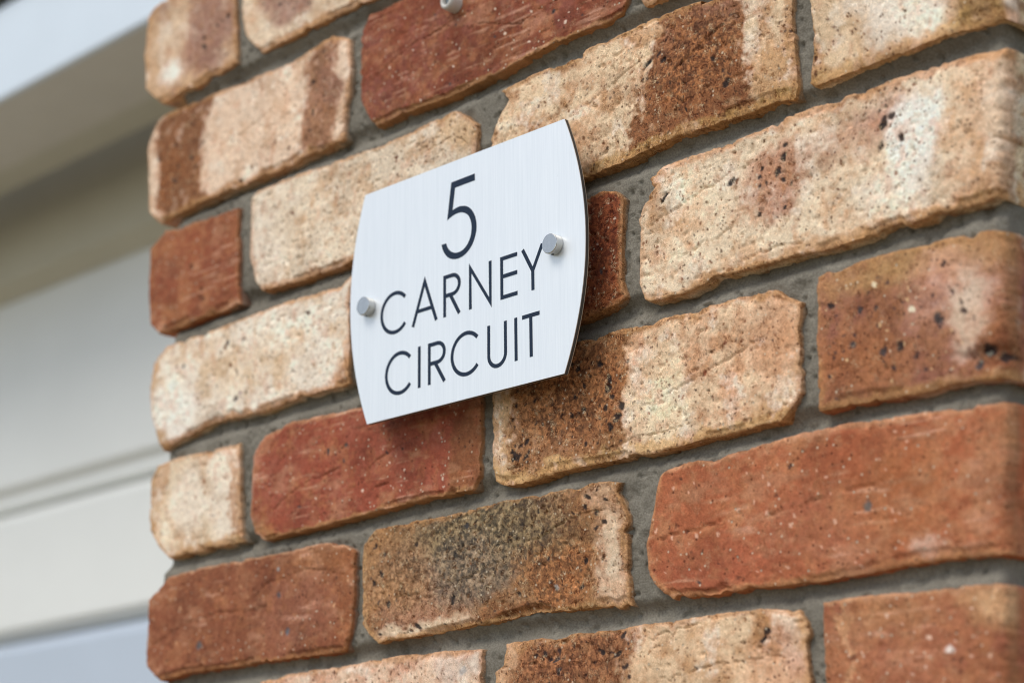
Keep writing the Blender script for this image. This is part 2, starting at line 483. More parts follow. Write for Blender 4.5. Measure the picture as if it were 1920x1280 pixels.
OUTLINES = {
    'r0a': {'T': [(-8.6, 273.9), (86.3, 270.9)], 'R': [(89.8, 242.3)], 'B': [(-1.9, 188.2), (46.2, 188.0), (95.4, 189.6)], 'L': [(-22.6, 267.3), (-25.3, 236.7), (-21.5, 205.9)]},
    'r0b': {'T': [(96.1, 270.3), (238.0, 256.0), (350.0, 256.0)], 'R': [(352.0, 215.0)], 'B': [(121.8, 189.5), (160.8, 188.5), (212.8, 190.1), (254.2, 188.5), (304.3, 185.3), (350.0, 182.0)], 'L': [(98.5, 230.8), (103.6, 210.7)]},
    'r1a': {'T': [(2.3, 176.8), (64.6, 175.2), (161.4, 170.7), (192.8, 176.7), (204.5, 176.5), (221.8, 168.5)], 'R': [(224.2, 143.5), (220.0, 118.9)], 'B': [(3.2, 90.8), (68.7, 93.5), (143.8, 93.6), (214.7, 95.9), (217.6, 97.0)], 'L': [(-5.5, 171.8), (-16.0, 158.9), (-10.4, 104.4)]},
    'r1b': {'T': [(242.3, 178.8), (274.2, 179.0), (330.0, 172.0), (468.0, 173.0)], 'R': [(481.0, 118.3), (475.0, 107.8)], 'B': [(248.9, 96.2), (274.9, 97.4), (314.7, 95.4), (359.4, 96.3), (386.5, 99.1), (417.4, 101.0), (459.0, 100.6), (469.1, 102.4)], 'L': [(234.1, 167.8), (234.5, 119.7), (239.6, 110.4)]},
    'r1c': {'T': [(482.0, 174.0), (600.0, 173.0), (726.0, 172.0)], 'R': [], 'B': [(486.8, 101.7), (488.9, 100.8), (498.6, 101.4), (560.0, 97.0), (727.0, 97.0)], 'L': [(480.0, 120.0)]},
    'r2a': {'T': [(12.8, 83.7), (63.0, 79.3), (102.4, 78.2)], 'R': [(101.1, 59.6), (104.0, 41.7), (103.4, 22.1)], 'B': [(8.8, 4.2), (56.1, 4.9), (107.1, 5.3)], 'L': [(-6.1, 73.7), (-6.6, 47.4), (-2.1, 14.7)]},
    'r2b': {'T': [(123.8, 85.7), (175.8, 84.8), (215.0, 83.0), (235.5, 82.4), (280.3, 82.1), (314.7, 84.4), (328.1, 84.3), (347.0, 70.6)], 'R': [(347.3, 61.6), (345.8, 51.4)], 'B': [(131.9, 8.8), (166.5, 7.5), (216.6, 7.7), (280.0, 12.0), (349.0, 11.0)], 'L': [(115.8, 81.2), (116.1, 38.7), (123.4, 18.7)]},
    'r2c': {'T': [(368.9, 85.0), (380.0, 86.3), (398.8, 87.6), (436.6, 87.2), (441.1, 90.6), (470.1, 90.1), (492.7, 91.6), (514.7, 91.5), (531.5, 90.7), (500.0, 88.0), (588.0, 87.0)], 'R': [(595.3, 79.4), (595.9, 47.6), (597.2, 18.3)], 'B': [(361.0, 10.0), (435.4, 10.2), (467.5, 9.4), (487.0, 12.1), (514.8, 13.4), (540.9, 12.7), (576.2, 13.3), (585.9, 12.6), (595.5, 11.1)], 'L': [(376.0, 76.9), (367.2, 68.9), (359.8, 55.6)]},
    'r2d': {'T': [(611.0, 67.6), (602.0, 87.0), (724.0, 86.0)], 'R': [], 'B': [(604.0, 16.7), (607.6, 13.8), (626.4, 14.3), (671.4, 15.7), (692.9, 16.2), (725.4, 13.5)], 'L': [(609.2, 53.6), (607.6, 33.5)]},
    'r3a': {'T': [(20.6, -6.3), (61.1, -6.8), (119.3, -4.9), (159.0, -3.4), (216.8, -5.9), (231.0, 1.0)], 'R': [(226.1, -9.9), (226.0, -54.8)], 'B': [(17.8, -84.1), (43.6, -78.7), (79.3, -74.0), (132.2, -76.5), (161.4, -74.4), (208.2, -74.7), (218.3, -74.8), (225.5, -74.4)], 'L': [(4.4, -15.2), (-0.1, -33.1), (5.0, -58.1), (12.8, -75.3)]},
    'r3b': {'T': [(240.0, 0.0), (330.0, 1.0), (438.7, -3.7), (451.6, -2.2), (464.2, -5.6)], 'R': [(469.6, -11.9), (468.4, -26.7), (467.5, -35.1), (465.3, -59.2)], 'B': [(240.0, -76.0), (330.0, -75.0), (432.4, -76.6), (449.5, -74.2), (460.7, -73.5), (469.1, -70.6)], 'L': [(239.0, -40.0)]},
    'r3c': {'T': [(489.1, -5.2), (498.8, -0.3), (505.6, 0.5), (514.2, -0.3), (550.5, -0.0), (589.0, 3.3), (625.7, 3.4), (639.4, 3.3), (691.9, 3.5), (712.6, 1.7), (723.4, 0.2)], 'R': [], 'B': [(486.4, -77.9), (510.9, -79.0), (536.7, -74.9), (573.7, -75.5), (620.4, -77.0), (650.4, -76.1), (683.5, -75.6), (711.2, -75.6), (712.7, -75.6)], 'L': [(491.6, -11.2), (484.5, -20.1), (480.1, -27.5), (480.5, -36.2), (478.8, -64.4), (482.5, -74.7)]},
    'r4a': {'T': [(13.9, -93.3), (40.0, -91.7), (82.4, -93.0), (108.9, -93.0)], 'R': [(110.3, -100.8), (113.3, -138.4)], 'B': [(31.5, -163.5), (75.6, -162.7), (116.4, -162.6)], 'L': [(5.7, -103.1), (7.0, -139.6), (20.0, -153.5)]},
    'r4b': {'T': [(136.8, -92.9), (169.5, -88.8), (218.6, -91.0), (236.5, -90.7), (300.0, -87.0), (350.0, -86.0)], 'R': [(348.9, -108.7), (349.5, -135.1), (348.6, -153.5)], 'B': [(139.5, -165.4), (183.0, -165.1), (220.1, -163.9), (277.0, -161.3), (301.7, -161.1), (336.9, -162.0), (342.8, -161.8)], 'L': [(134.0, -96.1), (125.5, -105.8), (124.1, -144.9), (129.5, -157.7)]},
    'r4c': {'T': [(361.0, -86.0), (420.0, -86.0), (429.3, -88.6), (444.9, -88.6), (469.9, -87.6), (510.4, -89.1), (547.3, -88.7), (566.9, -89.1), (575.3, -90.1), (579.8, -94.5), (591.5, -100.1)], 'R': [(589.6, -119.0), (588.4, -147.4), (585.8, -152.2)], 'B': [(360.1, -159.7), (367.6, -163.7), (376.6, -164.9), (397.3, -164.4), (408.9, -162.6), (442.8, -162.5), (485.9, -163.8), (538.7, -162.4), (560.6, -161.4), (575.3, -161.9)], 'L': [(359.3, -108.4), (358.7, -142.2)]},
    'r4d': {'T': [(602.2, -89.4), (608.2, -87.9), (642.0, -86.9), (663.6, -87.9), (698.9, -88.7), (715.4, -92.5)], 'R': [], 'B': [(598.0, -160.7), (607.0, -161.4), (625.9, -161.5), (658.0, -162.9), (678.7, -162.1), (698.7, -163.4), (710.3, -165.0)], 'L': [(599.8, -121.1), (598.7, -149.4)]},
    'r5a': {'T': [(32.2, -175.9), (57.5, -174.0), (106.6, -174.1), (164.7, -175.6), (197.9, -174.2), (210.5, -174.7), (230.2, -181.3)], 'R': [(233.7, -184.1), (234.0, -201.7), (232.0, -231.7)], 'B': [(23.9, -247.6), (61.6, -245.4), (148.3, -245.6), (221.8, -246.5), (225.3, -245.5)], 'L': [(24.0, -181.2), (8.2, -189.4), (9.2, -235.9)]},
    'r5b': {'T': [(253.4, -173.1), (288.7, -173.1), (333.7, -173.5), (367.5, -172.0), (408.7, -173.0), (430.0, -172.4), (450.8, -172.8), (460.9, -175.4)], 'R': [(458.7, -180.1), (462.5, -186.2), (466.3, -194.3), (465.4, -219.9)], 'B': [(256.9, -244.9), (285.8, -244.0), (308.3, -243.9), (336.5, -242.6), (363.7, -242.5), (390.1, -240.8), (424.1, -242.8), (444.6, -243.2), (455.3, -245.8), (466.2, -245.0)], 'L': [(243.2, -180.2), (240.8, -191.2), (242.3, -230.5), (249.2, -237.9)]},
    'r5c': {'T': [(492.0, -175.3), (498.5, -173.4), (506.9, -172.3), (532.0, -173.2), (580.2, -169.6), (614.3, -169.1), (625.3, -170.1), (657.2, -172.2), (687.9, -173.8), (708.8, -175.6)], 'R': [], 'B': [(495.6, -244.9), (501.9, -245.1), (517.5, -246.0), (552.5, -245.8), (592.6, -247.0), (620.0, -246.7), (641.3, -245.9), (667.0, -245.6), (702.3, -247.5)], 'L': [(489.3, -177.8), (484.6, -197.9), (479.5, -211.9), (479.6, -228.5), (485.7, -236.5)]},
    'r6a': {'T': [(2.0, -256.0), (109.0, -257.0)], 'R': [], 'B': [(3.0, -333.0), (110.0, -333.0)], 'L': [(-1.0, -290.0)]},
    'r6b': {'T': [(139.2, -256.9), (167.3, -254.8), (222.0, -254.6), (272.8, -253.3), (320.9, -254.1), (349.3, -256.4)], 'R': [(349.3, -262.6), (347.7, -275.8)], 'B': [(121.0, -333.0), (349.0, -333.0)], 'L': [(120.0, -280.0)]},
    'r6c': {'T': [(369.5, -255.3), (395.6, -254.8), (423.8, -254.7), (458.9, -256.3), (477.3, -254.9), (503.4, -255.7), (528.1, -255.1), (556.6, -256.1), (579.5, -258.8)], 'R': [(584.8, -264.9), (586.6, -271.4), (584.1, -275.6)], 'B': [(358.0, -333.0), (589.0, -334.0)], 'L': [(368.7, -259.3), (366.4, -267.2), (359.7, -270.7)]},
    'r6d': {'T': [(595.3, -257.1), (608.5, -256.9), (619.4, -256.8), (650.8, -258.3), (671.0, -258.5), (690.6, -259.4), (701.4, -261.0)], 'R': [], 'B': [(600.0, -334.0), (696.0, -334.0)], 'L': [(594.9, -272.2), (594.6, -294.2)]},
}


CREAM, PALE, TAN, OCHRE = (220, 197, 163), (232, 217, 192), (203, 166, 124), (194, 138, 88)
RED, ORED, BROWN, PURP = (160, 80, 52), (186, 102, 64), (156, 95, 58), (156, 110, 92)
DARK, WHITE, GREY, OLIVE, SPOT, BLUE = (108, 64, 40), (238, 229, 210), (150, 146, 136), (120, 104, 78), (38, 36, 36), (66, 64, 64)
WSPK = (226, 206, 178)

# base colour, mottle colour, mottle amount, grain, patches, spots, cracks, chips
#  ('band', s0, s1, colour, soft_mm, strength)   ('ell', s, t, rs_mm, rt_mm, colour, soft, strength)   ('edge', side, width_mm, colour, strength)
SPEC = {
    'r0a': dict(base=TAN, mot=PURP, amt=.35, grain=.5, pat=[('ell', .72, .5, 26, 40, PURP, 10, .8), ('ell', .3, .72, 14, 10, WHITE, 6, .9), ('ell', .3, .4, 12, 18, CREAM, 8, .6), ('edge', 'L', 9, TAN, .9), ('edge', 'B', 8, OCHRE, .5)],
                spots=[(.6, .95, .2, .8, 6, 1.2, 2.4, SPOT)]),
    'r0b': dict(base=CREAM, mot=TAN, amt=.4, grain=.5, pat=[('ell', .2, .5, 28, 26, PURP, 9, .8), ('edge', 'B', 9, OCHRE, .6)], spots=[(.1, .4, .2, .7, 6, 1.2, 2.4, SPOT)]),
    'r1a': dict(base=(224, 196, 164), mot=TAN, amt=.3, grain=.6, pat=[('band', .035, .30, (150, 88, 48), 4, .95), ('ell', .12, .6, 18, 20, (166, 98, 48), 9, .7), ('band', .80, .95, (168, 112, 78), 4, .9), ('ell', .9, .4, 12, 18, PURP, 6, .5), ('edge', 'T', 4, OCHRE, .5), ('edge', 'B', 7, OCHRE, .75), ('edge', 'L', 7, (214, 188, 156), .8)],
                spots=[(.05, .30, .1, .9, 16, .8, 2.2, SPOT), (.79, .92, .05, .8, 12, .9, 2.4, SPOT), (.35, .75, .7, .95, 5, .8, 2.0, DARK)], cracks=[((.36, .55), (.5, .5), (.62, .42))]),
    'r1b': dict(base=(150, 74, 47), mot=(160, 88, 76), amt=.55, grain=.35, pat=[('ell', .06, .75, 14, 14, (164, 96, 88), 8, .5), ('ell', .97, .3, 10, 26, TAN, 5, .7), ('edge', 'B', 5, OCHRE, .8), ('ell', .55, .75, 30, 12, (140, 76, 38), 10, .5)],
                spots=[(.05, .95, .1, .95, 22, .6, 1.3, WSPK), (.1, .9, .2, .9, 6, .9, 1.7, BLUE)], cracks=[((.03, .6), (.22, .42), (.45, .3)), ((.45, .42), (.62, .62), (.85, .55))]),
    'r1c': dict(base=CREAM, mot=TAN, amt=.4, grain=.7, pat=[('edge', 'B', 7, OCHRE, .6)]),
    'r2a': dict(base=(168, 90, 56), mot=(186, 116, 74), amt=.6, grain=.3, pat=[('ell', .25, .45, 14, 16, (152, 74, 54), 8, .6), ('ell', .8, .5, 16, 22, (154, 76, 52), 9, .6), ('edge', 'B', 5, OCHRE, .5)],
                spots=[(.3, .7, .4, .8, 3, 2.0, 3.5, (126, 70, 44)), (.1, .9, .1, .5, 3, .8, 1.4, WSPK)]),
    'r2b': dict(base=(222, 203, 172), mot=(206, 172, 128), amt=.42, grain=.9, pat=[('ell', .05, .6, 18, 24, PALE, 9, .8), ('ell', .92, .15, 20, 16, (206, 168, 118), 7, .75), ('edge', 'B', 6, OCHRE, .6), ('edge', 'T', 4, TAN, .6)],
                spots=[(.05, .95, .05, .95, 46, .5, 1.2, (112, 84, 58)), (.2, .7, .2, .8, 4, 1.1, 1.8, (120, 70, 50))], cracks=[((.78, .28), (.88, .22), (.97, .26))]),
    'r2c': dict(grit=[(.67, .45, 46, 32, (96, 52, 28), (196, 124, 72), .75)], base=(222, 194, 152), mot=(200, 150, 104), amt=.5, grain=1.0, pat=[('band', .46, .88, (158, 94, 54), 3, .96), ('ell', .54, .25, 14, 18, (160, 106, 88), 7, .6), ('ell', .68, .6, 34, 20, (166, 96, 46), 10, .7), ('ell', .97, .85, 18, 20, (202, 146, 92), 5, .7), ('edge', 'B', 6, (196, 148, 84), .7), ('edge', 'T', 4, (196, 146, 96), .6), ('ell', .80, .12, 14, 10, (172, 116, 92), 6, .7)],
                spots=[(.46, .86, .05, .95, 34, .6, 1.4, SPOT), (.47, .54, .1, .6, 6, 1.2, 2.0, SPOT), (.1, .46, .3, .95, 26, .5, 1.1, (130, 74, 42))], one=[(.81, .72, 2.6, SPOT), (.70, .32, 1.8, BLUE), (.79, .50, 1.7, SPOT), (.47, .36, 2.2, SPOT)],
                cracks=[((.3, .52), (.4, .36), (.47, .28)), ((.66, .52), (.78, .32), (.88, .2)), ((.36, .9), (.43, .84))]),
    'r2d': dict(base=(216, 188, 146), mot=(226, 206, 172), amt=.5, grain=.8, pat=[('band', -.05, .05, (200, 148, 98), 2, .8), ('band', .27, .5, (204, 162, 112), 6, .6), ('ell', .55, .55, 22, 26, WHITE, 9, .7), ('band', .78, .92, (204, 156, 100), 6, .7), ('ell', .93, .85, 16, 12, (160, 112, 62), 6, .8), ('edge', 'B', 7, (200, 152, 92), .7), ('edge', 'R', 3, WHITE, .6)],
                spots=[(.1, .3, .2, .8, 14, .5, 1.1, DARK)], one=[(.04, .74, 1.6, (120, 70, 44)), (.04, .88, 1.5, (120, 70, 44))]),
    'r3a': dict(base=(228, 214, 190), mot=(210, 182, 140), amt=.45, grain=.6, pat=[('ell', .10, .75, 30, 22, (236, 226, 208), 8, .8), ('ell', .02, .95, 12, 12, (190, 144, 86), 4, .85), ('ell', .01, .25, 7, 20, (206, 164, 112), 4, .7), ('ell', .5, .55, 40, 18, (212, 182, 138), 12, .5), ('ell', .97, .9, 14, 10, OCHRE, 4, .8), ('edge', 'B', 5, OCHRE, .7), ('edge', 'T', 4, TAN, .7)],
                spots=[(.05, .95, .05, .95, 22, .6, 1.5, (140, 96, 62)), (.1, .8, .1, .9, 7, 1.2, 2.2, (84, 78, 78))], one=[(.44, .82, 2.4, BLUE), (.47, .77, 1.8, (150, 120, 120)), (.40, .30, 2.2, (120, 72, 42)), (.43, .48, 1.9, (130, 76, 46)), (.80, .2, 2.0, (96, 82, 72))]),
    'r3b': dict(grit=[(.9, .4, 40, 50, (110, 44, 22), (176, 92, 48), .7)], base=(146, 68, 36), mot=(168, 88, 46), amt=.5, grain=1.0, pat=[('ell', .97, .9, 14, 8, (190, 110, 56), 5, .8), ('edge', 'R', 3, (190, 150, 120), .5)], spots=[(.75, 1, .05, .95, 16, .5, 1.2, WSPK)], one=[(.93, .68, 1.7, BLUE)]),
    'r3c': dict(base=(226, 204, 168), mot=(212, 170, 122), amt=.45, grain=.9, pat=[('ell', .40, .42, 22, 17, (178, 118, 86), 7, .85), ('ell', .58, .32, 34, 10, (190, 140, 104), 9, .7), ('ell', .71, .22, 18, 12, (174, 124, 100), 7, .75), ('ell', .78, .45, 17, 26, (240, 232, 216), 5, .85), ('ell', .74, .72, 22, 8, (236, 224, 202), 6, .6), ('band', .89, 1.1, (208, 162, 118), 14, .55), ('ell', .97, .3, 7, 16, (228, 206, 176), 6, .6), ('ell', .93, .85, 12, 6, (196, 140, 92), 5, .6), ('edge', 'T', 5, (206, 152, 110), .7), ('edge', 'B', 7, (196, 142, 88), .7), ('ell', .96, .55, 7, 8, (224, 196, 160), 3, .7), ('ell', .02, .2, 6, 14, (206, 146, 92), 4, .7)],
                spots=[(.0, .5, .2, .95, 50, .5, 1.0, (140, 80, 46)), (.36, .48, .2, .65, 11, 1.1, 2.3, SPOT), (.62, .76, .15, .45, 11, 1.0, 2.4, (54, 42, 40)), (.05, .8, .1, .9, 18, .6, 1.3, (134, 72, 44))], one=[(.075, .27, 2.2, SPOT), (.285, .33, 2.2, BLUE), (.42, .38, 2.6, SPOT), (.70, .30, 2.7, SPOT)],
                cracks=[((.02, .45), (.13, .36), (.25, .28), (.37, .22)), ((.12, .72), (.22, .7), (.3, .66)), ((.28, .92), (.4, .88), (.5, .9))]),
    'r4a': dict(base=(222, 200, 164), mot=(204, 164, 116), amt=.5, grain=.5, pat=[('ell', .45, .45, 20, 26, PALE, 7, .8), ('ell', .8, .5, 10, 40, PALE, 5, .8), ('band', .88, .98, (188, 134, 92), 3, .7), ('edge', 'L', 6, (206, 166, 112), .7), ('ell', .05, .2, 8, 12, OCHRE, 5, .6), ('edge', 'B', 6, (206, 160, 104), .7)],
                spots=[(.05, .95, .1, .9, 10, 1.0, 2.2, (178, 128, 88))]),
    'r4b': dict(base=(168, 80, 56), mot=(182, 96, 76), amt=.5, grain=.3, pat=[('ell', .03, .9, 14, 12, (184, 124, 72), 4, .85), ('ell', .97, .75, 20, 26, (158, 98, 58), 5, .8), ('edge', 'B', 4, OCHRE, .75), ('edge', 'T', 3, (206, 150, 110), .6), ('edge', 'L', 3, (206, 160, 130), .5)],
                spots=[(.05, .98, .05, .95, 26, .5, 1.1, WSPK), (.2, .9, .2, .8, 5, 1.0, 1.8, BLUE)], cracks=[((.1, .72), (.25, .55), (.42, .5)), ((.5, .62), (.62, .5), (.78, .42)), ((.55, .78), (.64, .74))]),
    'r4c': dict(grit=[(.27, .35, 46, 36, (100, 56, 30), (204, 130, 76), .75)], base=(224, 192, 150), mot=(214, 158, 116), amt=.5, grain=1.0, pat=[('band', .05, .485, (168, 108, 64), 4, .92), ('ell', .35, .45, 30, 26, (176, 104, 54), 8, .75), ('ell', .25, .7, 26, 12, (180, 126, 94), 8, .6), ('band', -.1, .07, (216, 176, 126), 4, .8), ('ell', .93, .3, 18, 22, (206, 146, 104), 8, .7), ('ell', .60, .6, 18, 26, (236, 214, 172), 6, .75), ('edge', 'B', 9, (222, 176, 116), .8), ('edge', 'T', 4, (196, 134, 84), .6), ('ell', .95, .9, 16, 10, (216, 164, 110), 5, .7)],
                spots=[(.07, .45, .15, .6, 40, .7, 2.0, SPOT), (.06, .14, .65, .85, 9, 1.0, 2.6, SPOT), (.1, .5, .5, .9, 24, .6, 1.4, (52, 42, 40)), (.5, .98, .1, .9, 34, .5, 1.1, (150, 84, 56)), (.1, .5, .1, .9, 16, .4, .9, (226, 180, 130))],
                one=[(.455, .58, 2.8, SPOT), (.44, .66, 3.2, SPOT), (.42, .72, 2.2, SPOT), (.415, .36, 2.2, SPOT), (.41, .43, 2.4, SPOT), (.09, .78, 3.0, SPOT), (.38, .22, 2.0, SPOT), (.78, .30, 1.3, (150, 80, 60)), (.72, .48, 1.7, (150, 76, 48))],
                cracks=[((.52, .62), (.68, .5), (.82, .4), (.9, .3)), ((.40, .90), (.55, .84), (.7, .82)), ((.05, .88), (.12, .86))]),
    'r4d': dict(bloom=.4, base=(176, 112, 80), mot=(160, 104, 92), amt=.6, grain=.5, pat=[('ell', .6, .1, 60, 10, (204, 156, 100), 6, .75), ('ell', .72, .35, 26, 20, (200, 150, 122), 10, .6), ('ell', .80, .5, 12, 20, (216, 192, 160), 5, .75), ('band', .90, 1.1, (190, 122, 80), 14, .5), ('ell', .2, .75, 30, 16, (186, 112, 64), 10, .6), ('ell', .95, .82, 14, 12, (150, 84, 48), 6, .8), ('edge', 'B', 4, (198, 140, 92), .6)],
                spots=[(.02, .85, .1, .95, 46, .7, 1.9, (72, 56, 54)), (.02, .9, .05, .95, 18, .6, 1.2, (222, 184, 130))], one=[(.08, .25, 2.4, SPOT), (.24, .35, 2.2, BLUE), (.20, .58, 2.3, BLUE), (.66, .54, 3.0, BLUE), (.45, .66, 2.6, SPOT), (.36, .68, 2.2, BLUE), (.90, .80, 3.6, SPOT), (.97, .86, 3.0, SPOT), (.85, .90, 2.6, BLUE), (.32, .2, 1.5, (236, 216, 170)), (.52, .42, 1.8, (240, 222, 186))],
                dents=[(.90, .84, 20, 6, 3.2)]),
    'r5a': dict(base=(158, 88, 58), mot=(176, 108, 76), amt=.6, grain=.3, pat=[('ell', .85, .15, 30, 14, (178, 110, 60), 8, .6), ('ell', .72, .6, 34, 22, (166, 102, 82), 12, .6), ('band', .93, 1.1, (164, 94, 52), 4, .6), ('edge', 'B', 4, (196, 128, 74), .6), ('edge', 'T', 2.5, (212, 164, 124), .6)],
                spots=[(.1, .98, .1, .9, 24, .6, 1.4, (206, 150, 108))], one=[(.28, .73, 2.6, (92, 92, 92)), (.71, .73, 2.0, (100, 104, 106)), (.66, .42, 1.7, (84, 84, 84)), (.64, .18, 1.5, GREY)],
                cracks=[((.02, .66), (.2, .55), (.4, .5), (.62, .52)), ((.5, .45), (.63, .3), (.78, .24), (.97, .3))]),
    'r5b': dict(grit=[(.5, .25, 74, 30, (70, 62, 46), (158, 134, 92), .85), (.42, .55, 40, 24, (88, 78, 66), (166, 140, 108), .7), (.75, .7, 34, 22, (110, 66, 38), (206, 132, 78), .7), (.16, .5, 30, 26, (130, 90, 62), (204, 154, 112), .5)], base=(176, 122, 78), mot=(150, 106, 70), amt=.6, grain=1.0, bloom=.15, pat=[('ell', .50, .25, 66, 26, (126, 110, 80), 18, .95), ('ell', .52, .55, 40, 22, (128, 110, 86), 14, .85), ('ell', .36, .5, 26, 14, (142, 124, 108), 8, .6), ('ell', .18, .62, 30, 10, (196, 138, 84), 9, .45), ('ell', .2, .8, 34, 10, (180, 128, 100), 7, .75), ('ell', .2, .95, 40, 5.5, (226, 204, 166), 3, .9), ('ell', .8, .7, 30, 18, (186, 116, 66), 10, .7), ('ell', .78, .18, 26, 14, (178, 112, 70), 9, .7), ('band', .895, .985, (216, 180, 140), 10, .65), ('ell', .94, .6, 6, 20, (228, 208, 172), 4, .7), ('edge', 'L', 5, (198, 158, 110), .6), ('ell', .62, .98, 40, 5, (150, 90, 52), 4, .8), ('edge', 'B', 3.5, (206, 158, 100), .5), ('ell', .5, .01, 70, 4, (84, 76, 64), 4, .6)],
                spots=[(.02, .95, .1, .95, 60, .6, 1.6, (60, 50, 46)), (.3, .8, .0, .6, 50, .5, 1.2, (96, 82, 58))], one=[(.085, .42, 2.2, SPOT), (.05, .48, 1.8, SPOT), (.43, .16, 2.0, BLUE), (.37, .73, 2.4, SPOT), (.38, .38, 1.9, SPOT), (.20, .90, 2.4, SPOT), (.11, .66, 2.2, SPOT), (.75, .80, 2.2, GREY), (.84, .82, 2.0, SPOT), (.89, .12, 2.0, SPOT), (.90, .27, 2.2, SPOT), (.87, .2, 1.7, SPOT), (.86, .62, 1.9, SPOT), (.92, .62, 1.6, DARK)],
                cracks=[((.14, .62), (.3, .62), (.42, .58), (.56, .5)), ((.64, .42), (.74, .34), (.85, .24), (.95, .25))], dents=[(.27, .98, 14, 3, 2.2), (.62, .97, 22, 2.5, 2.0)]),
    'r5c': dict(base=(188, 102, 64), mot=(200, 130, 90), amt=.6, grain=.35, pat=[('ell', .66, .25, 36, 20, (178, 92, 54), 12, .6), ('ell', .55, .65, 36, 16, (190, 112, 86), 10, .5), ('ell', .72, .55, 30, 20, (190, 112, 58), 10, .5), ('ell', .2, .75, 36, 14, (184, 92, 66), 9, .5), ('ell', .97, .3, 9, 16, (206, 148, 108), 6, .5), ('ell', .95, .75, 7, 12, (206, 150, 112), 6, .5), ('edge', 'T', 4, (214, 150, 112), .7), ('edge', 'L', 3, (222, 152, 104), .6), ('edge', 'B', 4, (206, 140, 92), .6), ('ell', .8, .9, 10, 6, (204, 176, 150), 3, .7)],
                spots=[(.02, .75, .1, .95, 46, .5, 1.2, (228, 180, 146)), (.05, .8, .1, .9, 10, .8, 1.5, (120, 66, 48))], one=[(.648, .55, 2.6, (104, 100, 92)), (.13, .86, 1.5, BLUE), (.42, .2, 1.5, (70, 50, 46))],
                cracks=[((.02, .52), (.16, .47), (.3, .43)), ((.35, .5), (.5, .46), (.62, .42), (.72, .4)), ((.16, .93), (.22, .90))], dents=[(.16, .96, 12, 2.5, 2.0)]),
    'r6a': dict(base=ORED, mot=RED, amt=.5, grain=.4),
    'r6b': dict(base=(222, 190, 156), mot=(208, 150, 118), amt=.5, grain=.8, pat=[('ell', .92, .1, 18, 14, (206, 186, 166), 6, .7), ('edge', 'T', 4, (206, 168, 134), .6), ('ell', .1, .15, 20, 10, (206, 136, 106), 8, .6)],
                spots=[(.1, .98, .02, .5, 20, .6, 1.6, (120, 80, 60))], one=[(.62, .3, 2.4, (66, 62, 68)), (.93, .16, 3.0, (176, 168, 158))]),
    'r6c': dict(grit=[(.26, .2, 48, 30, (112, 64, 40), (196, 126, 82), .7)], base=(224, 192, 148), mot=(208, 160, 112), amt=.45, grain=.8, pat=[('band', .05, .475, (168, 106, 70), 4, .93), ('ell', .25, .3, 34, 14, (160, 94, 56), 9, .7), ('band', -.1, .06, (206, 158, 116), 4, .8), ('ell', .88, .15, 10, 12, (186, 126, 80), 4, .8), ('ell', .95, .2, 8, 16, (214, 190, 164), 3, .7), ('edge', 'T', 3.5, (206, 164, 128), .6), ('ell', .9, .4, 20, 14, (212, 150, 112), 8, .6)],
                spots=[(.07, .47, .05, .6, 30, .7, 2.0, (52, 42, 42)), (.5, .98, .2, .9, 30, .5, 1.2, (170, 116, 74))], one=[(.20, .16, 2.2, BLUE), (.36, .16, 2.2, SPOT), (.42, .20, 2.9, SPOT), (.43, .05, 2.1, SPOT), (.23, .28, 2.2, BLUE), (.885, .17, 2.6, SPOT), (.88, .23, 2.2, SPOT)],
                cracks=[((.5, .12), (.62, .06), (.7, .05)), ((.55, .42), (.75, .36), (.95, .34))]),
    'r6d': dict(base=(190, 116, 78), mot=(176, 100, 74), amt=.6, grain=.4, pat=[('band', .115, .155, (222, 164, 118), 2, .8), ('ell', .35, .15, 26, 12, (206, 150, 106), 8, .5), ('ell', .95, .1, 18, 12, (222, 176, 126), 6, .8), ('ell', .5, .4, 30, 20, (176, 100, 76), 10, .5), ('edge', 'T', 3, (212, 156, 116), .6)],
                spots=[(.05, .95, .1, .8, 26, .6, 1.5, (228, 190, 160)), (.05, .95, .1, .8, 10, 1.0, 2.6, (140, 78, 54))], one=[(.70, .38, 2.2, (232, 216, 200))]),
}

KALB = 0.96                                  # display colour to base colour


def resample(pts, n):
    p = np.array(pts, float)
    d = np.r_[0, np.cumsum(np.hypot(*np.diff(p, axis=0).T))]
    t = np.linspace(0, d[-1], n)
    return np.c_[np.interp(t, d, p[:, 0]), np.interp(t, d, p[:, 1])], t


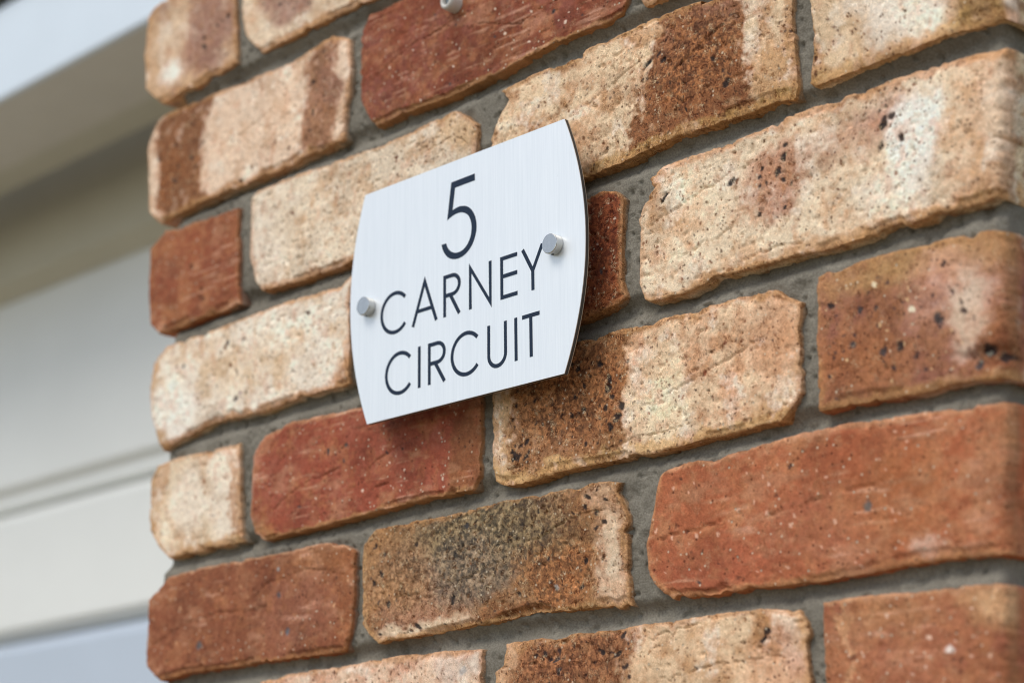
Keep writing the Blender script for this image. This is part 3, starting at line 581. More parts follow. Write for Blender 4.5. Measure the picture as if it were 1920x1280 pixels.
def hero_brick(key, depth, res):
    sd = sum(ord(c) * (i + 3) for i, c in enumerate(key)) * 7
    rng = np.random.default_rng(sd)
    O, S = OUTLINES[key], SPEC[key]
    T, B = list(O['T']), list(O['B'])
    right = 0.0 if key in ('r1c', 'r2d', 'r3c', 'r4d', 'r5c', 'r6d') else 0.9     # the far side face is seen too
    T = [(x - right * (i == len(T) - 1), z) for i, (x, z) in enumerate(T)]
    B = [(x - right * (i == len(B) - 1), z + 1.0) for i, (x, z) in enumerate(B)]
    Lf = [T[0]] + list(O['L']) + [B[0]]
    Rt = [T[-1]] + [(x - right, z) for x, z in O['R']] + [B[-1]]
    Wd = abs(T[-1][0] - T[0][0])
    Hd = abs(T[0][1] - B[0][1])
    nc, nr = int(Wd / res) + 2, int(Hd / res) + 2

    def side(pts, n, s, horiz):
        c, t = resample(pts, n)
        w = 0.42 * fbm(t, t * 0 + s, 9, sd + s, 3, 0.65) + 0.30 * fbm(t, t * 0 + s, 2.4, sd + s + 5, 2, 0.6)
        w += -1.6 * np.maximum(fbm(t, t * 0 + s, 16, sd + s + 9, 2) - 0.55, 0) * (1 if s in (1, 4) else -1) * 2
        inward = 1 if s in (2, 3) else -1       # angular chips knocked out of the arris
        for _ in range(int(t[-1] / (22 if horiz else 40)) + 1):
            q, lw, rw, dp = rng.uniform(0, t[-1]), rng.uniform(.8, 4.5), rng.uniform(.8, 4.5), rng.uniform(.2, .7) + 1.5 * rng.random() ** 6
            w += inward * dp * np.clip(np.where(t < q, 1 - (q - t) / lw, 1 - (t - q) / rw), 0, 1)
        w *= np.clip(np.minimum(t, t[-1] - t) / 3, 0, 1)
        c[:, 1 if horiz else 0] += w
        return c
    cT, cB = side(T, nc, 1, True), side(B, nc, 2, True)
    cL, cR = side(Lf, nr, 3, False), side(Rt, nr, 4, False)
    s = np.linspace(0, 1, nc)[None, :, None]
    t = np.linspace(0, 1, nr)[:, None, None]
    P = (1 - t) * cT[None] + t * cB[None] + (1 - s) * cL[:, None] + s * cR[:, None]
    P -= (1 - s) * (1 - t) * cT[0] + s * (1 - t) * cT[-1] + (1 - s) * t * cB[0] + s * t * cB[-1]
    s2, t2 = np.broadcast_to(s[..., 0], (nr, nc)), np.broadcast_to(t[..., 0], (nr, nc))
    X, Y = P[..., 0], P[..., 1]
    xs, ys = s2 * Wd, t2 * Hd
    # ---- relief (millimetres towards the wall)
    dl, dr, dt, db = xs, Wd - xs, ys, Hd - ys
    rnd = 0.55 + 0.7 * fbm(X, Y, 16, sd + 20, 2)
    rnd = np.clip(rnd, 0.15, 2.0)
    ragged = 0.9 * fbm(X, Y, 5, sd + 21, 3, .6)
    Dp = np.zeros_like(X)
    for d, kx in ((dl, 1.15), (dr, 1.15), (dt, 0.8), (db, 0.8)):
        r = rnd * kx if (right or d is not dr) else 5.5 + rnd
        dd = np.clip(d + ragged * np.clip(d, 0, 1), 0, r)
        Dp = np.maximum(Dp, r - np.sqrt(np.maximum(r * r - (r - dd) ** 2, 0)))
    # broken arris along the lower edge: shallow ledges
    led = sstep(-.15, 0.2, fbm(X, Y * 0.2, 30, sd + 31, 2)) * sstep(5.0, 4.0, db + .5 * fbm(X, Y, 8, sd + 32, 3, .6) + 1.2 * fbm(X, Y * .1, 50, sd + 35, 1))
    led += 0.7 * sstep(0.25, 0.6, fbm(X, Y * 0.2, 26, sd + 33, 2)) * sstep(4.5, 2.5, dt + 1.2 * fbm(X, Y, 8, sd + 34, 2))
    Dp += 1.1 * sstep(.2, .8, led) + .12 * led * np.clip(5 - db, 0, 5)
    gr = S['grain']
    per_len = 2 * (Wd + Hd)
    for _ in range(int(per_len / 34)):          # flat broken facets along the edges
        q = rng.uniform(0, per_len)
        if q < Wd:
            ex, ey = q, 0
        elif q < 2 * Wd:
            ex, ey = q - Wd, Hd
        elif q < 2 * Wd + Hd:
            ex, ey = 0, q - 2 * Wd
        else:
            ex, ey = Wd, q - 2 * Wd - Hd
        R_ = rng.uniform(1.2, 3.0) + 5 * rng.random() ** 6
        st = rng.uniform(.35, 1.6) if ey in (0, Hd) else rng.uniform(.7, 1.6)
        an = rng.uniform(-.6, .6)
        dx, dy = (xs - ex) * st, ys - ey
        rr = np.abs(dx * math.cos(an) - dy * math.sin(an)) * .75 + np.abs(dx * math.sin(an) + dy * math.cos(an))
        rr = rr + .5 * fbm(X, Y, 3, sd + 22, 2, .6)
        Dp = np.maximum(Dp, np.clip((R_ - rr) * .62, 0, 3.2))
        led = np.maximum(led, 1.0 * sstep(0, .8, (R_ - rr) * .5)) if _ % 2 else led
    Dp += 0.40 * fbm(X, Y, 60, sd + 40, 2) + 0.15 * fbm(X, Y * 1.6, 11, sd + 41, 3) + (0.05 + 0.08 * gr) * fbm(X, Y, 2.4, sd + 42, 2, .7)
    pits = np.maximum(fbm(X, Y, 3.4, sd + 43, 1) - 0.80, 0) * (0.8 + 1.8 * gr)
    Dp += pits
    for cr in S.get('cracks', []):
        q, _ = resample([(a * Wd, b * Hd) for a, b in cr], 60)
        q[:, 1] += 1.0 * fbm(q[:, 0], q[:, 0] * 0, 9, sd + 50, 3, .6) + .4 * fbm(q[:, 0], q[:, 0] * 0, 2.5, sd + 51, 2)
        yy = np.interp(xs, q[:, 0], q[:, 1], left=-99, right=-99)
        wgt = np.clip(np.minimum(xs - q[0, 0], q[-1, 0] - xs) / 8, 0, 1)
        wid = (0.30 + 0.3 * fbm(X, Y, 9, sd + 52, 1)) * (0.5 + 0.5 * wgt)
        e = ys - yy
        Dp += 1.5 * np.exp(-(e / np.clip(wid, .2, 1)) ** 2) * sstep(0, .6, wgt + .1)
        Dp += 0.12 * np.exp(-np.clip(e, 0, None) / 3.5) * (e > 0) * wgt
    for (a, b, ra, rb, dep) in S.get('dents', []):
        rr = np.hypot((xs - a * Wd) / ra, (ys - b * Hd) / rb) + .25 * fbm(X, Y, 6, sd + 60, 2)
        Dp += dep * sstep(1.15, .45, rr)
    # ---- colour of the clay
    wx = xs + 6.0 * fbm(X, Y, 26, sd + 68, 2) + 3.6 * fbm(X, Y, 9, sd + 70, 3, .6) + 1.5 * fbm(X, Y, 2.5, sd + 71, 2)
    wy = ys + 4.0 * fbm(X, Y, 24, sd + 69, 2) + 3.2 * fbm(X, Y, 9, sd + 72, 3, .6) + 1.5 * fbm(X, Y, 2.5, sd + 73, 2)
    C = np.empty((nr, nc, 3))
    C[:] = lin(S['base'])
    mot = lin(S['mot']) * (np.array([.92, .84, .76]) if gr > .45 else 1)
    m = sstep(-.05, .75, fbm(X, Y, 17, sd + 74, 4, .6)) * S['amt'] * 1.5
    C += (mot - C) * np.clip(m, 0, 1)[..., None]
    m = sstep(.1, .8, fbm(X, Y, 5, sd + 75, 3, .6)) * S['amt']
    C += (mot - C) * np.clip(m, 0, 1)[..., None]
    for p in S.get('pat', []):
        if p[0] == 'band':
            e = np.minimum(wx - p[1] * Wd, p[2] * Wd - wx)
            if p[1] < 0:
                e = p[2] * Wd - wx
            if p[2] > 1:
                e = wx - p[1] * Wd
            m, col = sstep(-p[4] * .9, p[4] * .9, e + 2.2 * fbm(X, Y, 4, sd + 81, 3, .7)) * p[5], p[3]
            m = m * (1 - .35 * sstep(.2, .7, fbm(X, Y, 6, sd + 76, 3, .6)))
        elif p[0] == 'ell':
            rr = np.hypot((wx - p[1] * Wd) / p[3], (wy - p[2] * Hd) / p[4])
            w = p[6] / min(p[3], p[4])
            m, col = sstep(1 + w, max(1 - w, 0.05), rr) * p[7], p[5]
            m = m * (1 - .3 * sstep(.1, .7, fbm(X, Y, 5, sd + 77, 3, .6)))
        else:
            d = dict(L=dl, R=dr, T=dt, B=db)[p[1]]
            d = d + p[2] * .55 * fbm(X, Y, 9, sd + 78, 3, .6)
            m, col = sstep(p[2], p[2] * .45, d) * p[4], p[3]
        C += (lin(col) - C) * m[..., None]
    # weathering: pale bloom, darker firing, streaks dragged along the face
    m = sstep(.05, .75, fbm(X * .55, Y, 13, sd + 110, 4, .7)) * .5
    C += (C * np.array([.66, .56, .48]) - C) * m[..., None]
    m = sstep(.18, .5, fbm(X * .8, Y * .9, 15, sd + 111, 4, .65)) * (.28 + .3 * sstep(-.2, .5, fbm(X, Y, 3, sd + 115, 2, .7)))
    pale = lin((236, 222, 198)) if gr > .45 else lin((196, 124, 80))
    m = m * S.get('bloom', 1.0) * np.clip(((C @ np.array([.25, .65, .10])) - .20) / .2, .03, 1) if gr > .45 else m * .8
    C += (pale - C) * m[..., None]
    m = sstep(.2, .8, fbm(X, Y * .8, 7, sd + 112, 3, .65)) * .30
    C += (lin((186, 116, 70)) - C) * m[..., None]
    m = sstep(.1, .7, fbm(X * .12, Y, 2.6, sd + 113, 2, .6)) * .22
    C += (C * .72 - C) * m[..., None]
    if gr <= .45:                           # red clays: dusty scuffs, dark smoke, dragged lines
        m = sstep(.1, .75, fbm(X * .45, Y, 12, sd + 120, 4, .7)) * .42
        C += (lin((206, 146, 114)) - C) * m[..., None]
        m = sstep(.1, .7, fbm(X * .6, Y, 18, sd + 121, 4, .7)) * .45
        C += (C * np.array([.66, .58, .54]) - C) * m[..., None]
        m = sstep(.35, .75, fbm(X * .07, Y, 2.2, sd + 122, 2, .7)) * sstep(-.1, .5, fbm(X, Y, 30, sd + 123, 2)) * .35
        C += (lin((222, 176, 144)) - C) * m[..., None]
        m = sstep(.35, .8, fbm(X, Y, 1.9, sd + 124, 2, .8)) * .25
        C += (C * .6 - C) * m[..., None]
    for (a, b_, ra, rb, c0, c1, kk) in S.get('grit', []):
        rr = np.hypot((wx - a * Wd) / ra, (wy - b_ * Hd) / rb)
        m = sstep(1.15, .55, rr) * kk
        gq = np.clip(.5 + .9 * fbm(X, Y, 1.9, sd + 140, 2, .8) + .35 * fbm(X, Y, 8, sd + 141, 2), 0, 1)[..., None]
        C += (lin(c0) * (1 - gq) + lin(c1) * gq - C) * m[..., None]
    if gr > .45:                            # cream bricks burn orange towards their rims
        d = np.minimum(np.minimum(dl, dr if right else dr + 99), np.minimum(dt, db)) + 4.5 * fbm(X, Y, 16, sd + 142, 4, .65)
        m = sstep(4.5, 0.5, d) * .5
        C += (lin((194, 136, 84)) - C) * m[..., None]
    # worn arrises show the ochre core
    m = .55 * sstep(.7, 1.6, led) + .25 * sstep(2.2, .6, np.minimum(np.minimum(dl, dr), np.minimum(dt, db)) + ragged)
    C += (lin((204, 148, 102)) - C) * (np.clip(m, 0, 1) * (.5 if gr < .4 else .75))[..., None]
    C *= (1 + .10 * fbm(X, Y, 26, sd + 79, 2) + .07 * fbm(X, Y, 1.8, sd + 80, 2))[..., None]
    # iron spots and pale grit
    sp = list(S.get('one', []))
    for (a0, a1, b0, b1, n, r0, r1, col) in S.get('spots', []):
        for _ in range(n):
            sp.append((rng.uniform(a0, a1), rng.uniform(b0, b1), r0 + (r1 - r0) * rng.random() ** 2.2, col))
    nf = int(Wd * Hd / 26 * (gr ** 1.5))
    for _ in range(nf):                     # fine burnt grit
        a_, b_ = rng.random(), rng.random()
        sp.append((a_, b_, .36 + .55 * rng.random() ** 4, [(92, 62, 42), (120, 78, 50), (60, 48, 42), (140, 82, 48)][rng.integers(4)]))
    for (a, b, r, col) in sp:
        cx, cy = int(a * (nc - 1)), int(b * (nr - 1))
        k = int(r * 1.8 / res) + 2
        sl = (slice(max(cy - k, 0), cy + k + 1), slice(max(cx - k, 0), cx + k + 1))
        ang, el = rng.uniform(0, math.pi), rng.uniform(.75, 1.3)
        dx, dy = xs[sl] - a * Wd, ys[sl] - b * Hd
        u = (dx * math.cos(ang) + dy * math.sin(ang)) * el
        v = (-dx * math.sin(ang) + dy * math.cos(ang)) / el
        rr = np.hypot(u, v) / (r * .92) + .30 * fbm(X[sl], Y[sl], 1.6, sd + 90, 2)
        m = sstep(1.25, .75, rr) * (.92 if r > 1.3 else .8)
        C[sl] += (lin(col) - C[sl]) * m[..., None]
        if sum(col) < 330:
            Dp[sl] += .45 * m * min(r / 2, 1)
    lum = (C @ np.array([.25, .65, .10]))[..., None]
    # red clays are duller than their sunlit look, cream clays a little cleaner
    C = .30 * (np.maximum(C, .004) / .30) ** 1.09
    lum = (C @ np.array([.25, .65, .10]))[..., None]
    redness = np.clip((C[..., :1] / np.maximum(C[..., 2:], .01) - 3.2) / 3.0, 0, 1)
    C = lum + (C - lum) * (.85 - .01 * redness)
    C[..., 1] *= .99 + .07 * redness[..., 0]
    C[..., 2] *= 1.02 - .12 * redness[..., 0]
    C = np.clip(C * (1.08 - .20 * redness) * KALB, .012, .86)
    lm = (C @ np.array([.25, .65, .10])).ravel()
    GR = gr * (1.2 - .8 * sstep(.12, .45, lm)) if gr > .45 else np.full(lm.shape, gr)
    # ---- vertices: front, then the sides running back into the wall
    front = np.stack([X, Dp, Y], -1)
    ring = np.r_[np.arange(nc), np.arange(1, nr) * nc + nc - 1, (nr - 1) * nc + np.arange(nc - 2, -1, -1), np.arange(nr - 2, 0, -1) * nc]
    FV = front.reshape(-1, 3)
    FC = C.reshape(-1, 3)
    mid = FV.mean(0)
    back = [1.5, 3.5, 6, 9, 13, 18, 24]
    if depth > 32:
        back = list(np.arange(1.5, 60, 1.5)) + list(np.arange(62, depth, 6)) + [depth]
    Vs, Cs, Qs = [FV], [FC], [grid_quads(nr, nc)]
    prev, n0, m = ring, len(FV), len(ring)
    rv, rc = FV[ring], FC[ring]
    per = np.r_[0, np.cumsum(np.hypot(*np.diff(rv[:, [0, 2]], axis=0).T))]
    Vs.append(rv.copy())
    Cs.append(.7 * rc + .3 * lin((190, 138, 88)) * KALB)
    prev = n0 + np.arange(m)
    n0 += m
    for b in back:
        k = rv.copy()
        k[:, 1] = np.maximum(rv[:, 1], 0) + b
        dirs = rv - mid
        dirs[:, 1] = 0
        # outline of a stone face: swell a little behind the worn arris, roughened
        nx = np.where(np.abs(dirs[:, 0]) > Wd / 2 - 6, np.sign(dirs[:, 0]), 0)
        nz = np.where(np.abs(dirs[:, 2]) > Hd / 2 - 6, np.sign(dirs[:, 2]), 0)
        w = .35 * min(b / 4, 1) + .35 * fbm(per, per * 0 + b, 6, sd + 95, 3, .6)
        k[:, 0] += nx * w
        k[:, 2] += nz * w
        tone = (1 + .18 * fbm(per, per * 0 + b, 9, sd + 96, 3))[:, None]
        if depth > 32:
            pp, bb = per, per * 0 + b
            tgt = lin(S['base']) + (lin(S['mot']) - lin(S['base'])) * sstep(-.2, .5, fbm(pp, bb, 15, sd + 130, 4, .65))[:, None]
            tgt += (lin((228, 212, 188) if gr > .45 else S['mot']) - tgt) * (.7 * sstep(.1, .5, fbm(pp, bb, 22, sd + 131, 4, .6)))[:, None]
            tgt += (lin((150, 96, 62)) - tgt) * (.6 * sstep(.25, .6, fbm(pp, bb, 9, sd + 132, 3, .6)))[:, None]
            side_col = rc + (tgt * KALB - rc) * min(b / 7, 1)
        else:
            side_col = .55 * rc + .45 * lin((182, 134, 88)) * KALB
        if right and b > 2:                 # mortar smeared on the end face
            side_col = np.where((nx > 0)[:, None], .35 * side_col + .65 * lin((128, 122, 108)), side_col)
        new = n0 + np.arange(m)
        q = np.stack([prev, np.roll(prev, -1), np.roll(new, -1), new], -1)
        Vs.append(k)
        Cs.append(np.clip(side_col * tone, .012, .86))
        Qs.append(q)
        prev, n0 = new, n0 + m
    V = np.concatenate(Vs) * .001
    V[:, 2] += Z0
    Q = np.concatenate(Qs)
    # a back row of the grid is quads facing the viewer (-y)
    me, c = np_mesh('brick', V, Q, True, np.concatenate(Cs), {'grain': np.concatenate([GR, np.full(len(V) - len(GR), gr * .7)])})
    return link('brick', me, pier, c, M_BRICK)


LOOKS = {'r5b': 'brick burnt dark olive in the middle', 'r2c': 'cream brick with a dark brown speckled block', 'r3b': 'dark red brown brick half hidden by the sign',
         'r2a': 'plain red half brick at the left edge', 'r4d': 'purple brown spotted brick with a chipped lower corner', 'r4c': 'brick half spotted brown, half cream',
         'r1a': 'cream brick with brown bands at both ends', 'r3a': 'palest cream brick at the left edge'}
CORNER = {'r0a': 230, 'r1a': 110, 'r2a': 230, 'r3a': 110, 'r4a': 230, 'r5a': 110, 'r6a': 230,
          'r1c': 110, 'r2d': 230, 'r3c': 110, 'r4d': 230, 'r5c': 110, 'r6d': 230}
for key in OUTLINES:
    sharp = key in ('r2c', 'r3b', 'r4c', 'r5b', 'r1b', 'r2b', 'r3c', 'r6c', 'r4b')
    o = hero_brick(key, CORNER.get(key, 30), 0.75 if sharp else 1.0)
    if key in LOOKS:
        o['label'] = LOOKS[key]


# plain bricks for the courses above and below the picture and for the pier's returns
def plain_brick_mesh(w, d, seed):
    h = 76
    xs = np.r_[0, 3, np.linspace(10, w - 10, 9), w - 3, w]
    zs = np.r_[0, 3, 20, 38, 56, 73, 76]
    nc, nr = len(xs), len(zs)
    X, Zz = np.meshgrid(xs, zs[::-1])
    edge = np.minimum(np.minimum(X, w - X), np.minimum(Zz, h - Zz))
    Yd = np.where(edge < 1, 3.0, np.where(edge < 5, .6, 0)) + .5 * fbm(X, Zz, 30, seed, 2)
    F = np.stack([X, Yd, Zz], -1).reshape(-1, 3)
    ring = np.r_[np.arange(nc), np.arange(1, nr) * nc + nc - 1, (nr - 1) * nc + np.arange(nc - 2, -1, -1), np.arange(nr - 2, 0, -1) * nc]
    bk = F[ring].copy()
    bk[:, 1] = d
    pal = [CREAM, (168, 92, 60), (222, 205, 174), (176, 112, 76), ORED, TAN]
    base, alt = lin(pal[seed % 6]), lin(pal[(seed * 5 + 2) % 6])
    mm = sstep(.0, .4, fbm(F[:, 0], F[:, 2], 70, seed + 3, 2))[:, None]
    C = (base + (alt - base) * mm * .8) * KALB
    n0, m = len(F), len(ring)
    new = n0 + np.arange(m)
    Q = np.concatenate([grid_quads(nr, nc), np.stack([ring, np.roll(ring, -1), np.roll(new, -1), new], -1)])
    V = np.concatenate([F, bk]) * .001
    V[:, 0] -= w * .0005
    V[:, 2] -= h * .0005
    me = bpy.data.meshes.new('brick')
    me, c = np_mesh('brick', V, Q, True, np.concatenate([C, C[ring]]), {'grain': .6})
    me.materials.append(M_BRICK)
    return me, Vector(c)


KINDS = {(w, d): [plain_brick_mesh(w, d, 3 + i + w) for i in range(6)] for (w, d) in ((230, 110), (110, 230), (230, 30), (110, 30))}


def put(w, d, x, y, z, rot=0.0):
    """front-face centre at x,y,z (metres)"""
    me, c = random.choice(KINDS[(w, d)])
    o = link('brick', me, pier, None)
    v = Vector((c.x, c.y, c.z))
    v.rotate(Matrix.Rotation(rot, 3, 'Z'))
    o.rotation_euler = (0, 0, rot)
    o.location = Vector((x, y, z)) + v - wloc(pier)


random.seed(4)
ROWS_BELOW = int(Z0 * 1000 / 86 - 3.2)
for r in range(-4, ROWS_BELOW + 4):
    zc = Z0 + (-(r - 3) * 86 - 38) * .001
    if zc > Z0 + .69 or zc < .03:
        continue
    seen = 0 <= r <= 6
    odd = r % 2 == 1
    if odd:
        spec = [(230, 110, .115), (230, 30, .355), (230, 110, .597)]
    else:
        spec = [(110, 230, .055), (230, 30, .235), (230, 30, .475), (110, 230, .657)]
    uc = float(np.interp((r - 3) * 86 + 38, [-258, -120, -86, 258, 345, 360], [.712, .712, .731, .702, .698, .712])) if seen else .712
    for i, (w, d, x) in enumerate(spec):
        if seen and not (r == 0 and x > .4):
            continue
        put(w, d, x, random.uniform(-.001, .001), zc)
    # returns of the pier
    yc, w = (.235, 230) if odd else (.295, 110)
    put(w, 30, uc, yc, zc, math.radians(90))
    put(w, 30, .002, yc, zc, math.radians(-90))


# mortar: a recessed bed with its own relief, one solid behind the bricks
def mortar():
    Vs, Qs, n = [], [], 0

    def sheet(u0, u1, v0, v1, res):
        nonlocal n
        us = np.arange(u0, u1 + res, res)
        vs = np.arange(v0, v1 + res, res)
        U, Vv = np.meshgrid(us, vs)
        ph = np.mod(Vv, 86.0)
        jt = sstep(68, 76, ph) * (1 - sstep(77.5, 86, ph) * .95)
        D = 4.4 + 5.6 * jt + 0.8 * fbm(U, Vv, 24, 501, 3) + .5 * fbm(U, Vv, 6, 502, 3, .6) + .34 * fbm(U, Vv, 2.6, 503, 3, .7) + 1.2 * np.maximum(fbm(U, Vv, 3.6, 507, 1) - .78, 0) * 4
        D += 1.6 * np.maximum(fbm(U, Vv, 13, 504, 2) - .45, 0) * 2
        D = np.clip(D, 2.8, 13)
        uc = np.interp(Vv, [-120, -86, 258, 345, 360], [708, 727, 698, 692, 708]) - 1.5
        uc += .8 * fbm(Vv, Vv * 0, 14, 505, 3)
        r = 6.0
        k = U - (uc - r)
        ang = np.clip(k / r, 0, math.pi / 2)
        U2 = np.where(k > 0, uc - r + r * np.sin(ang), U)
        D = np.where(k > 0, D + r * (1 - np.cos(ang)), D)
        over = k - r * math.pi / 2
        D = np.where(over > 0, D + over, D)
        ul = 17 + 3 * fbm(Vv, Vv * 0 + 9, 18, 506, 3)
        k = ul + 7 - U
        D = np.where(k > 0, D + np.clip(7 - np.sqrt(np.maximum(49 - np.minimum(k, 7) ** 2, 0)), 0, 7) + np.clip(k - 7, 0, None) * 0, D)
        U2 = np.where(U < ul, ul, U2)
        D = np.where(U < ul, 17 + (ul - U), D)
        Vs.append(np.stack([U2, D, -Vv], -1).reshape(-1, 3))
        Qs.append(grid_quads(len(vs), len(us), n))
        n += U.size
    # the last columns of each sheet turn the corners and run back along the returns
    sheet(-14, 752, -262, 340, 1.0)
    sheet(-314, -14, -262, 340, 8)
    sheet(752, 1046, -262, 340, 8)
    sheet(-314, 1046, -700, -262, 9)
    sheet(-314, 1046, 340, 1546, 9)
    V = np.concatenate(Vs) * .001
    V[:, 2] += Z0
    me, c = np_mesh('mortar', V, np.concatenate(Qs), True)
    return link('mortar', me, pier, c, M_MORTAR)


mortar()
V, Q = box_vq(.03, .69, .30, PIER_BACK, 0.002, Z0 + .70)
me, c = np_mesh('mortar_backing', V, Q, False)
link('mortar_backing', me, pier, c, M_SLAB)

# ------------------------------------------------------------------ the house sign
SF = -0.0180                                # front face of the plate
sign = empty('house_sign', (.351, SF + .0015, Z0 - .0355), 'brushed metal house sign reading 5 CARNEY CIRCUIT fixed to the brick pier', 'sign')


def outline():
    TL, TR, BR, BL = (261.7, 40.9), (440.4, 40.7), (436.9, -111.8), (265.6, -110.7)
    ml, mr = 248.2, 455.4
    pts = []
    n = 28
    for i in range(n + 1):                  # right side, top to bottom
        t = i / n
        z = TR[1] + (BR[1] - TR[1]) * t
        x = TR[0] + (BR[0] - TR[0]) * t + 4 * t * (1 - t) * (mr - (TR[0] + BR[0]) / 2)
        pts.append((x, z))
    for i in range(n + 1):                  # left side, bottom to top
        t = i / n
        z = BL[1] + (TL[1] - BL[1]) * t
        x = BL[0] + (TL[0] - BL[0]) * t - 4 * t * (1 - t) * ((TL[0] + BL[0]) / 2 - ml)
        pts.append((x, z))
    return pts                               # clockwise seen from the front


def slab(pts, y0, y1, bev=0.0):
    """flat plate between depths y0 (front) and y1, from a clockwise outline in millimetres"""
    n = len(pts)
    P = np.array(pts)
    V = []
    Q = []
    layers = [(y0, bev), (y0 + bev, 0), (y1, 0)] if bev else [(y0, 0), (y1, 0)]
    nrm = np.roll(P, -1, 0) - np.roll(P, 1, 0)
    nrm = np.c_[-nrm[:, 1], nrm[:, 0]]
    nrm /= np.linalg.norm(nrm, axis=1)[:, None]
    for y, ins in layers:
        p = P - nrm * ins * 1000 * (1 if bev else 0)
        V += [(a * .001, y, b * .001 + Z0) for a, b in p]
    Q.append(tuple(range(n - 1, -1, -1))[::-1])
    k = len(layers) - 1
    for L in range(k):
        for i in range(n):
            j = (i + 1) % n
            Q.append((L * n + j, L * n + i, (L + 1) * n + i, (L + 1) * n + j))
    Q.append(tuple(range(k * n + n - 1, k * n - 1, -1)))
    return V, Q


OUT = outline()
me, c = np_mesh('face_plate', *slab(OUT, SF, SF + .0005), False)
link('face_plate', me, sign, c, M_PLATE)
me, c = np_mesh('plate_core', *slab(OUT, SF + .0005, SF + .0026), False)
link('plate_core', me, sign, c, M_CORE)
me, c = np_mesh('back_plate', *slab(OUT, SF + .0026, SF + .0031), False)
link('back_plate', me, sign, c, M_BACK)


def stroke(path, w, closed=False):
    """ribbon of constant width along a polyline, mitred, as quads"""
    p = np.array(path, float)
    n = len(p)
    d = np.diff(p, axis=0)
    d /= np.linalg.norm(d, axis=1)[:, None]
    L, Rr = [], []
    for i in range(n):
        a = d[max(i - 1, 0)]
        b = d[min(i, n - 2)]
        na, nb = np.array((-a[1], a[0])), np.array((-b[1], b[0]))
        m = na + nb
        m /= np.linalg.norm(m)
        k = (w / 2) / max(m @ na, .35)
        L.append(p[i] + m * k)
        Rr.append(p[i] - m * k)
    V = L + Rr
    Q = [(i, i + 1, n + i + 1, n + i) for i in range(n - 1)]
    return V, Q


def arc(cx, cz, r, a0, a1, n=36, rz=None):
    rz = rz or r
    return [(cx + r * math.cos(math.radians(a0 + (a1 - a0) * i / n)), cz + rz * math.sin(math.radians(a0 + (a1 - a0) * i / n))) for i in range(n + 1)]


INK_N = [0]


def letter(char, strokes=(), poly=None):
    """one printed character: a 0.12 mm film of ink; overlapping strokes stand a hair apart in height"""
    V, Q = [], []
    for i, (path, w) in enumerate(strokes):
        v, q = stroke(path, w)
        th = .00012 + .00004 * i
        n0, n = len(V), len(v)
        V += [(a * .001, SF - th, b * .001 + Z0) for a, b in v] + [(a * .001, SF - .00001, b * .001 + Z0) for a, b in v]
        Q += [tuple(k + n0 for k in f) for f in q]
        h = n // 2
        loop = list(range(h)) + list(range(n - 1, h - 1, -1))
        for a, b in zip(loop, loop[1:] + loop[:1]):
            Q.append((n0 + a, n0 + b, n0 + n + b, n0 + n + a))
    if poly:
        n = len(poly)
        V = [(a * .001, SF - .00012, b * .001 + Z0) for a, b in poly] + [(a * .001, SF - .00001, b * .001 + Z0) for a, b in poly]
        Q = [tuple(range(n))] + [(i, (i + 1) % n, n + (i + 1) % n, n + i) for i in range(n)]
    me, c = np_mesh('printed_letter', V, Q, False)
    o = link('printed_numeral' if char == '5' else 'printed_letter', me, sign, c, M_INK)
    o['label'] = 'dark printed ' + ('numeral ' if char == '5' else 'letter ') + char
    return o


FIVE = [(364.3, 27.7), (364.4, 23.3), (346.7, 23.2), (344.4, 9.3), (347.6, 10.0), (350.9, 10.2), (354.8, 9.5), (357.3, 8.5), (359.6, 7.0), (361.4, 5.2), (362.9, 3.1), (364.2, .9), (365.0, -1.4), (365.5, -3.9), (365.7, -6.5), (365.4, -9.2), (364.6, -11.8), (363.4, -14.6), (361.6, -17.2), (359.2, -19.5), (356.3, -21.3), (353.2, -22.4), (350.0, -22.8), (347.4, -22.7), (344.8, -22.2), (342.3, -21.2), (340.0, -19.8), (338.2, -18.1), (336.7, -16.1), (335.3, -13.5), (334.4, -10.5), (338.7, -10.6), (339.3, -12.5), (340.3, -14.2), (341.8, -15.9), (343.4, -17.1), (345.2, -18.0), (346.9, -18.6), (349.1, -18.9), (351.2, -18.8), (353.5, -18.3), (355.5, -17.3), (357.7, -15.6), (359.4, -13.3), (360.6, -10.8), (361.1, -8.2), (361.3, -5.7), (361.0, -3.1), (360.4, -1.0), (359.5, .9), (358.3, 2.5), (356.8, 3.8), (355.2, 4.8), (353.3, 5.6), (351.4, 6.1), (349.4, 6.2), (347.0, 6.1), (344.6, 5.7), (342.0, 4.9), (339.5, 3.8), (343.3, 27.5)]
WT = 2.45


def c_path(cx, cz, r=12.6):
    return arc(cx, cz, r, 41, 319, 48)


def r_paths(x, zt, zb, zm, xc, rad):
    zc = (zt + zm) / 2
    bowl = [(x, zt - WT / 2)] + arc(xc, zc, rad, 90, -90, 24, (zt - zm) / 2 - WT / 2) + [(x, zm + WT / 2)]
    return [([(x, zb), (x, zt)], WT), (bowl, WT)]


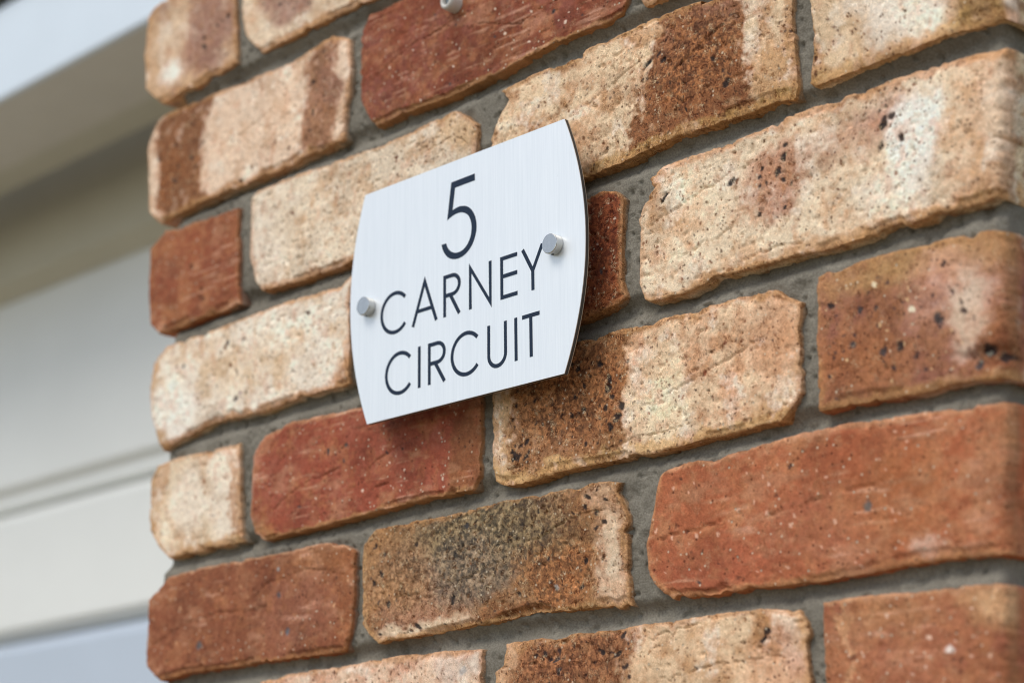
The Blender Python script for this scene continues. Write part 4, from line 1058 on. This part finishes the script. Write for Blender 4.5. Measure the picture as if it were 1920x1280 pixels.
T1, B1, T2, B2 = -30.9, -57.2, -70.7, -96.7
letter('5', poly=FIVE)
letter('C', [(c_path(291.5, -44.2), WT)])
letter('A', [([(308.3, B1), (319.1, T1 + .6), (329.7, B1)], WT), ([(312.8, -48.2), (326.0, -48.2)], 2.3)])
letter('R', r_paths(337.2, T1, B1, -45.2, 344.0, 6.3) + [([(342.6, -44.6), (350.2, B1)], WT)])
letter('N', [([(359.9, B1), (359.9, T1 - .6), (377.2, B1 + .6), (377.2, T1)], WT)])
letter('E', [([(400.2, T1 - WT / 2), (387.0, T1 - WT / 2), (387.0, B1 + WT / 2), (400.2, B1 + WT / 2)], WT), ([(387.0, -43.2), (400.1, -43.2)], WT)])
letter('Y', [([(404.7, T1), (412.9, -45.4), (421.0, T1)], WT), ([(412.9, -45.4), (412.9, B1)], WT)])
letter('C', [(c_path(296.3, -83.8), WT)])
letter('I', [([(314.3, B2), (314.3, T2)], WT)])
letter('R', r_paths(323.4, T2, B2, -85.0, 330.6, 6.3) + [([(329.0, -84.4), (337.0, B2)], WT)])
letter('C', [(c_path(356.3, -83.7), WT)])
letter('U', [([(375.6, T2)] + arc(382.6, -89.4, 7.1, 180, 360, 30) + [(389.7, T2)], WT)])
letter('I', [([(398.4, B2), (398.4, T2)], WT)])
letter('T', [([(403.7, T2 - WT / 2), (418.0, T2 - WT / 2)], WT), ([(410.8, T2 - .3), (410.8, B2)], WT)])


def lathe(profile, cx, cz, n=40):
    """turned solid round an axis along y; profile = (radius_mm, y_m) from the front centre backwards"""
    V, Q = [], []
    for r, y in profile:
        for i in range(n):
            a = 2 * math.pi * i / n
            V.append(((cx + r * math.cos(a)) * .001, y, (cz + r * math.sin(a)) * .001 + Z0))
    for L in range(len(profile) - 1):
        for i in range(n):
            j = (i + 1) % n
            Q.append((L * n + i, L * n + j, (L + 1) * n + j, (L + 1) * n + i))
    return V, Q


for i, (cx, cz) in enumerate(((266.9, -35.5), (432.0, -34.8))):
    f, r = SF - .0056, 6.0
    me, c = np_mesh('screw_cap', *lathe([(.01, f), (r - .5, f), (r - .15, f + .0001), (r, f + .0004), (r, SF - .0004), (r - .4, SF - .0002), (.01, SF - .0001)], cx, cz), False)
    cap = link('screw_cap', me, sign, c, M_STEEL)
    me, c = np_mesh('standoff_spacer', *lathe([(.01, SF + .0032), (5.5, SF + .0032), (5.5, .010), (.01, .010)], cx, cz), False)
    link('standoff_spacer', me, sign, c, M_STEEL)
    # small grub-screw socket under the cap
    V, Q = [], []
    for k, (rr, zz_) in enumerate(((.95, -5.2), (.95, -6.06), (.01, -6.06))):
        for a in range(14):
            w = 2 * math.pi * a / 14
            V.append(((cx + rr * math.cos(w)) * .001, SF - .0028 + rr * math.sin(w) * .001, (cz + zz_) * .001 + Z0))
    for L in range(2):
        for a in range(14):
            b = (a + 1) % 14
            Q.append((L * 14 + a, L * 14 + b, (L + 1) * 14 + b, (L + 1) * 14 + a))
    me, c = np_mesh('grub_screw', V, Q, False)
    link('grub_screw', me, cap, c, M_HOLE)

# ------------------------------------------------------------------ wall plug in the red brick above the sign
plug = empty('wall_plug', (.3295, 0, Z0 + .1575), 'white plastic wall plug sticking out of the red brick above the sign', 'wall plug')
px_, pz_ = 328.6, 157.0
me, c = np_mesh('plug_sleeve', *lathe([(2.6, -.0012), (2.9, -.0085), (3.6, -.0095), (4.6, -.0095), (5.6, -.0085), (5.8, -.006), (5.9, .006)], px_, pz_, 28), True)
link('plug_sleeve', me, plug, c, M_PLUG)
me, c = np_mesh('plug_screw', *lathe([(.01, -.0072), (1.2, -.0072), (1.5, -.0066), (1.5, .004)], px_ - .8, pz_ + .6, 16), False)
link('plug_screw', me, plug, c, M_SCREW)
me, c = np_mesh('plug_bore', *lathe([(.01, -.0015), (2.75, -.0015), (2.75, .002)], px_, pz_, 16), False)
link('plug_bore', me, plug, c, M_HOLE)
